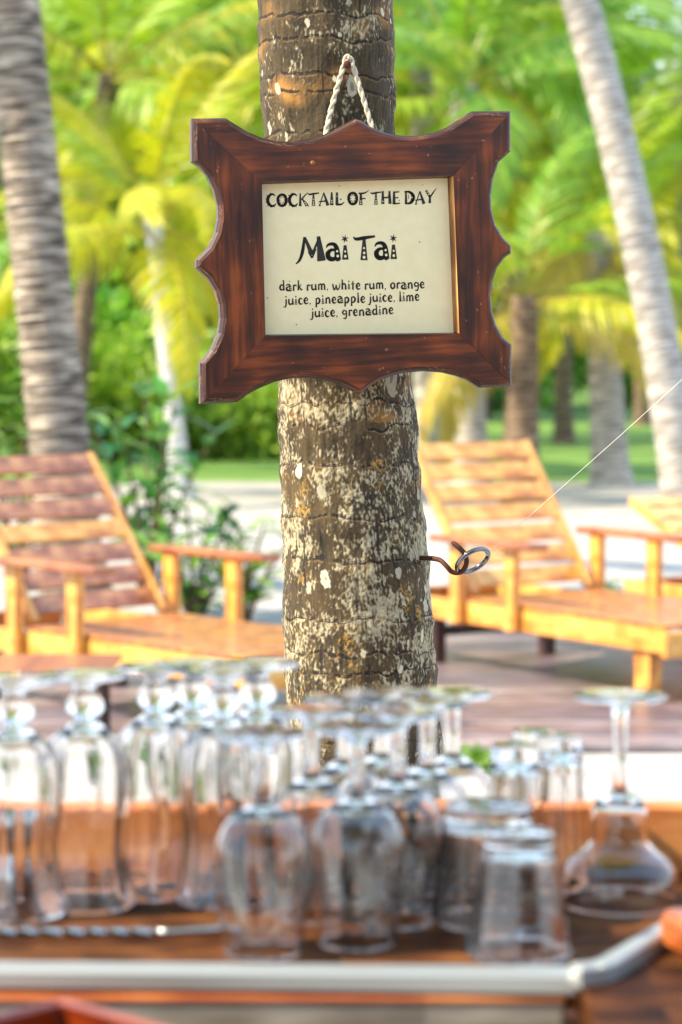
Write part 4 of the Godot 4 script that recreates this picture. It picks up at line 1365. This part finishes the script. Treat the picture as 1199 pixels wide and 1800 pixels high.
func make_far_palms() -> void:
	var gb := spot(140, 1087, 15.0)
	palm("tall grey-brown palm with rough ringed trunk behind the rosy-backed lounger", Vector3(gb.x, -0.12, -15), spot(-110, -1250, 15.0), {r0 = 0.19, r1 = 0.135, ring = 0.055, depth = 0.013, bark = M.bark_rough, seed = 31, n = 16, pal = ["green", "green", "lime", "yellow"], low = -0.3})
	var rb := spot(1210, 947, 23.0)
	palm("tall pale palm leaning far over the lawn", Vector3(rb.x, -0.12, -23), spot(735, -800, 23.0), {bow = Vector3(0.36, 0, 0), r0 = 0.19, r1 = 0.15, ring = 0.10, depth = 0.006, bark = M.bark_pale, seed = 32, n = 16, pal = ["green", "green", "lime", "yellow"], low = -0.3})
	var items := [
		# label, base x, distance, top (x, y), r0, bark, palette, size, number, lowest, spin
		["short palm with drooping yellow-brown fronds over a flared pale trunk", 1076, 30.5, 1050, 400, 0.23, "bark_pale", ["lime", "yellow", "yellow", "tan", "tan"], 0.85, 18, -0.7, 0.4],
		["stubby brown-trunked palm with old frond stumps behind the honey-coloured lounger", 918, 27.0, 922, 520, 0.19, "bark_brown", ["green", "lime", "yellow", "tan"], 0.75, 12, -0.3, 1.0],
		["grey palm rising behind the back of the honey-coloured lounger", 830, 31.0, 815, 150, 0.21, "bark_pale", ["green", "green", "green", "lime"], 0.95, 16, -0.4, 0.0],
		["slim pale palm half hidden by the sign-bearing trunk", 752, 33.0, 740, 60, 0.18, "bark_pale", ["green", "green", "lime", "yellow"], 0.9, 15, -0.5, 2.0],
		["thin dark far palm standing on the lawn", 992, 45.0, 985, 300, 0.17, "bark_brown", ["green", "lime", "yellow", "tan"], 1.0, 14, -0.5, 0.7],
		["small yellow-crowned palm on a slender white trunk", 322, 28.0, 268, 385, 0.115, "bark_white", ["yellow", "lime", "yellow", "yellow", "yellow"], 0.78, 16, -0.1, 0.3],
		["lime-green palm towering behind the yellow-crowned one", 420, 44.0, 430, 120, 0.17, "bark_pale", ["green", "lime", "yellow", "lime"], 1.05, 16, -0.6, 1.6],
		["yellowing palm leaning behind the ringed grey-brown palm", 120, 34.0, 190, 130, 0.16, "bark_brown", ["lime", "yellow", "lime", "yellow"], 1.0, 16, -0.6, 2.4],
		["green palm far behind the sign, taller than its neighbours", 560, 48.0, 560, 20, 0.17, "bark_pale", ["green", "lime", "green", "lime"], 1.1, 16, -0.6, 0.9],
		["dark green palm between the leaning palm and the sign", 905, 40.0, 900, 40, 0.17, "bark_brown", ["green", "green", "green", "lime"], 1.1, 18, -0.6, 1.3],
		["green palm beyond the leaning palm", 1230, 44.0, 1190, 150, 0.17, "bark_pale", ["green", "green", "lime", "yellow"], 1.1, 18, -0.6, 2.2],
		["young bright green palm low among the shrubs", 60, 46.0, 40, 420, 0.16, "bark_brown", ["green", "lime", "green", "green"], 0.9, 14, -0.5, 0.2],
		["yellow-tipped palm far across the lawn", 1130, 56.0, 1120, 380, 0.18, "bark_brown", ["lime", "yellow", "yellow", "tan"], 1.0, 15, -0.5, 0.5],
	]
	var k := 40
	for a in items:
		var d: float = a[2]
		var b := Vector3((a[1] - 599.5) / 4250.0 * d, -0.12, -d)
		palm(a[0], b, spot(a[3], a[4], d), {r0 = a[5], r1 = a[5] * 0.8, ring = 0.11, depth = 0.006, bark = M[a[6]], seed = k, n = a[9], pal = a[7], size = a[8], low = a[10], spin = a[11], flare = 0.1})
		k += 1

func make_garden() -> void:
	var deep := spray(301, 26, 0.42, 1.0, Color(0.08, 0.25, 0.035), Color(0.22, 0.42, 0.055))
	var fresh := spray(302, 26, 0.40, 1.0, Color(0.14, 0.32, 0.03), Color(0.36, 0.50, 0.05))
	var fine := spray(303, 26, 0.16, 0.36, Color(0.20, 0.40, 0.05), Color(0.46, 0.58, 0.09))
	var lush := spray(304, 24, 0.26, 0.42, Color(0.13, 0.36, 0.045), Color(0.33, 0.53, 0.065))
	# leafy trees close the view, 58 to 95 m away
	var names := ["deep green leafy tree behind the yellowing palm", "fresh green leafy tree behind the ringed palm", "deep green leafy tree behind the yellow-crowned palm", "fresh green leafy tree behind the slender white trunk", "deep green leafy tree behind the lime-green palm", "fresh green leafy tree behind the sign", "deep green leafy tree behind the slim half-hidden palm", "fresh green leafy tree behind the stubby brown palm", "deep green leafy tree across the lawn behind the thin dark palm", "fresh green leafy tree across the lawn behind the drooping palm", "deep green leafy tree across the lawn behind the leaning palm"]
	for i in 11:
		var d := 60.0 + (i % 3) * 7.0
		var x := -11.5 + i * 2.5
		if x > 4.0: d += 22.0
		leafy_tree(names[i], Vector3(x * (1.35 if x > 4.0 else 1.0), -0.12, -d), 10.0 + (i % 4) * 1.6, 6.5, deep if i % 2 == 0 else fresh, 400 + i * 7, 62)
	# shrubs: a thick bank where the sand ends, thinner across the lawn
	var row := [[-30, 37, 2.2, 2.6, 0, "bright shrub at the far end of the bank of shrubs"], [70, 40, 2.6, 2.8, 1, "tall lush shrub behind the ringed palm trunk"], [165, 38, 2.3, 2.6, 0, "tall bright shrub between the ringed palm and the slender white trunk"], [240, 42, 1.9, 2.4, 0, "bright shrub at the foot of the slender white palm"], [320, 39, 1.3, 2.2, 0, "low bright shrub before the slender white palm"], [390, 41, 1.35, 2.2, 0, "low bright shrub below the corner of the sign"], [455, 38.5, 1.1, 2.0, 0, "lowest bright shrub where the white sand ends"], [520, 40, 1.2, 2.2, 0, "low bright shrub touching the lichen-crusted trunk in view"], [700, 62, 1.6, 3.0, 0, "bright shrub behind the slim half-hidden palm"], [840, 70, 2.0, 3.4, 1, "dark shrub across the lawn behind the grey palm"], [960, 72, 2.6, 4.0, 1, "dark shrub across the lawn beside the thin dark palm"], [1080, 76, 2.2, 3.8, 0, "bright shrub across the lawn behind the drooping palm"], [1200, 74, 2.4, 3.8, 1, "dark shrub across the lawn behind the leaning palm"]]
	for i in row.size():
		var a: Array = row[i]
		var d: float = a[1]
		shrub(a[5], Vector3((a[0] - 599.5) / 4250.0 * d, -0.12, -d), a[2], a[3], fine if a[4] == 0 else lush, 600 + i * 5, 34, 1.3)
	# broad-leaved shrubs right behind the deck
	broad_plant("glossy dark broad-leaved shrub next to the rosy-backed lounger", Vector3(-1.38, -0.12, -17.3), 1.5, 1.25, 126, 0.26, 700)
	broad_plant("bright green broad-leaved shrub beside the ringed grey-brown palm", Vector3(-2.45, -0.12, -18.2), 1.75, 1.3, 117, 0.25, 710, false)
	broad_plant("low dark broad-leaved shrub between the loungers", Vector3(-0.95, -0.12, -15.6), 0.8, 0.9, 90, 0.2, 720)
	broad_plant("knee-high yellow-green broad-leaved plant behind the far arm of the rosy-backed lounger", Vector3(-0.62, -0.04, -15.0), 0.62, 0.8, 72, 0.2, 730, false)
	broad_plant("ankle-high green border plant behind the legs of the honey-coloured lounger", Vector3(1.02, -0.04, -14.65), 0.26, 0.5, 54, 0.12, 740)
	broad_plant("ankle-high dark border plant beneath the low-backed lounger", Vector3(1.66, -0.04, -14.75), 0.28, 0.55, 54, 0.12, 750)
	# grass border along the bar side of the deck
	var blade := spray(305, 22, 0.10, 0.10, Color(0.09, 0.22, 0.03), Color(0.24, 0.40, 0.06))
	rng.seed = 12
	var mm := MultiMesh.new()
	mm.transform_format = MultiMesh.TRANSFORM_3D
	mm.mesh = blade
	mm.instance_count = 2600
	for i in 2600:
		var x := rng.randf_range(-4.0, 0.66)
		var z := rng.randf_range(-10.0, -9.62)
		mm.set_instance_transform(i, Transform3D(Basis(Vector3.UP, rng.randf() * TAU).scaled(Vector3(1.0, 0.35, 1.0) * rng.randf_range(0.45, 0.8)), Vector3(x, -0.032, z)))
	var o := MultiMeshInstance3D.new()
	o.multimesh = mm
	o.material_override = M.leaf
	o.name = "grass"
	o.set_meta("kind", "stuff")
	add_child(o)
	tag(o, "strip of green grass along the edge of the deck", "grass")
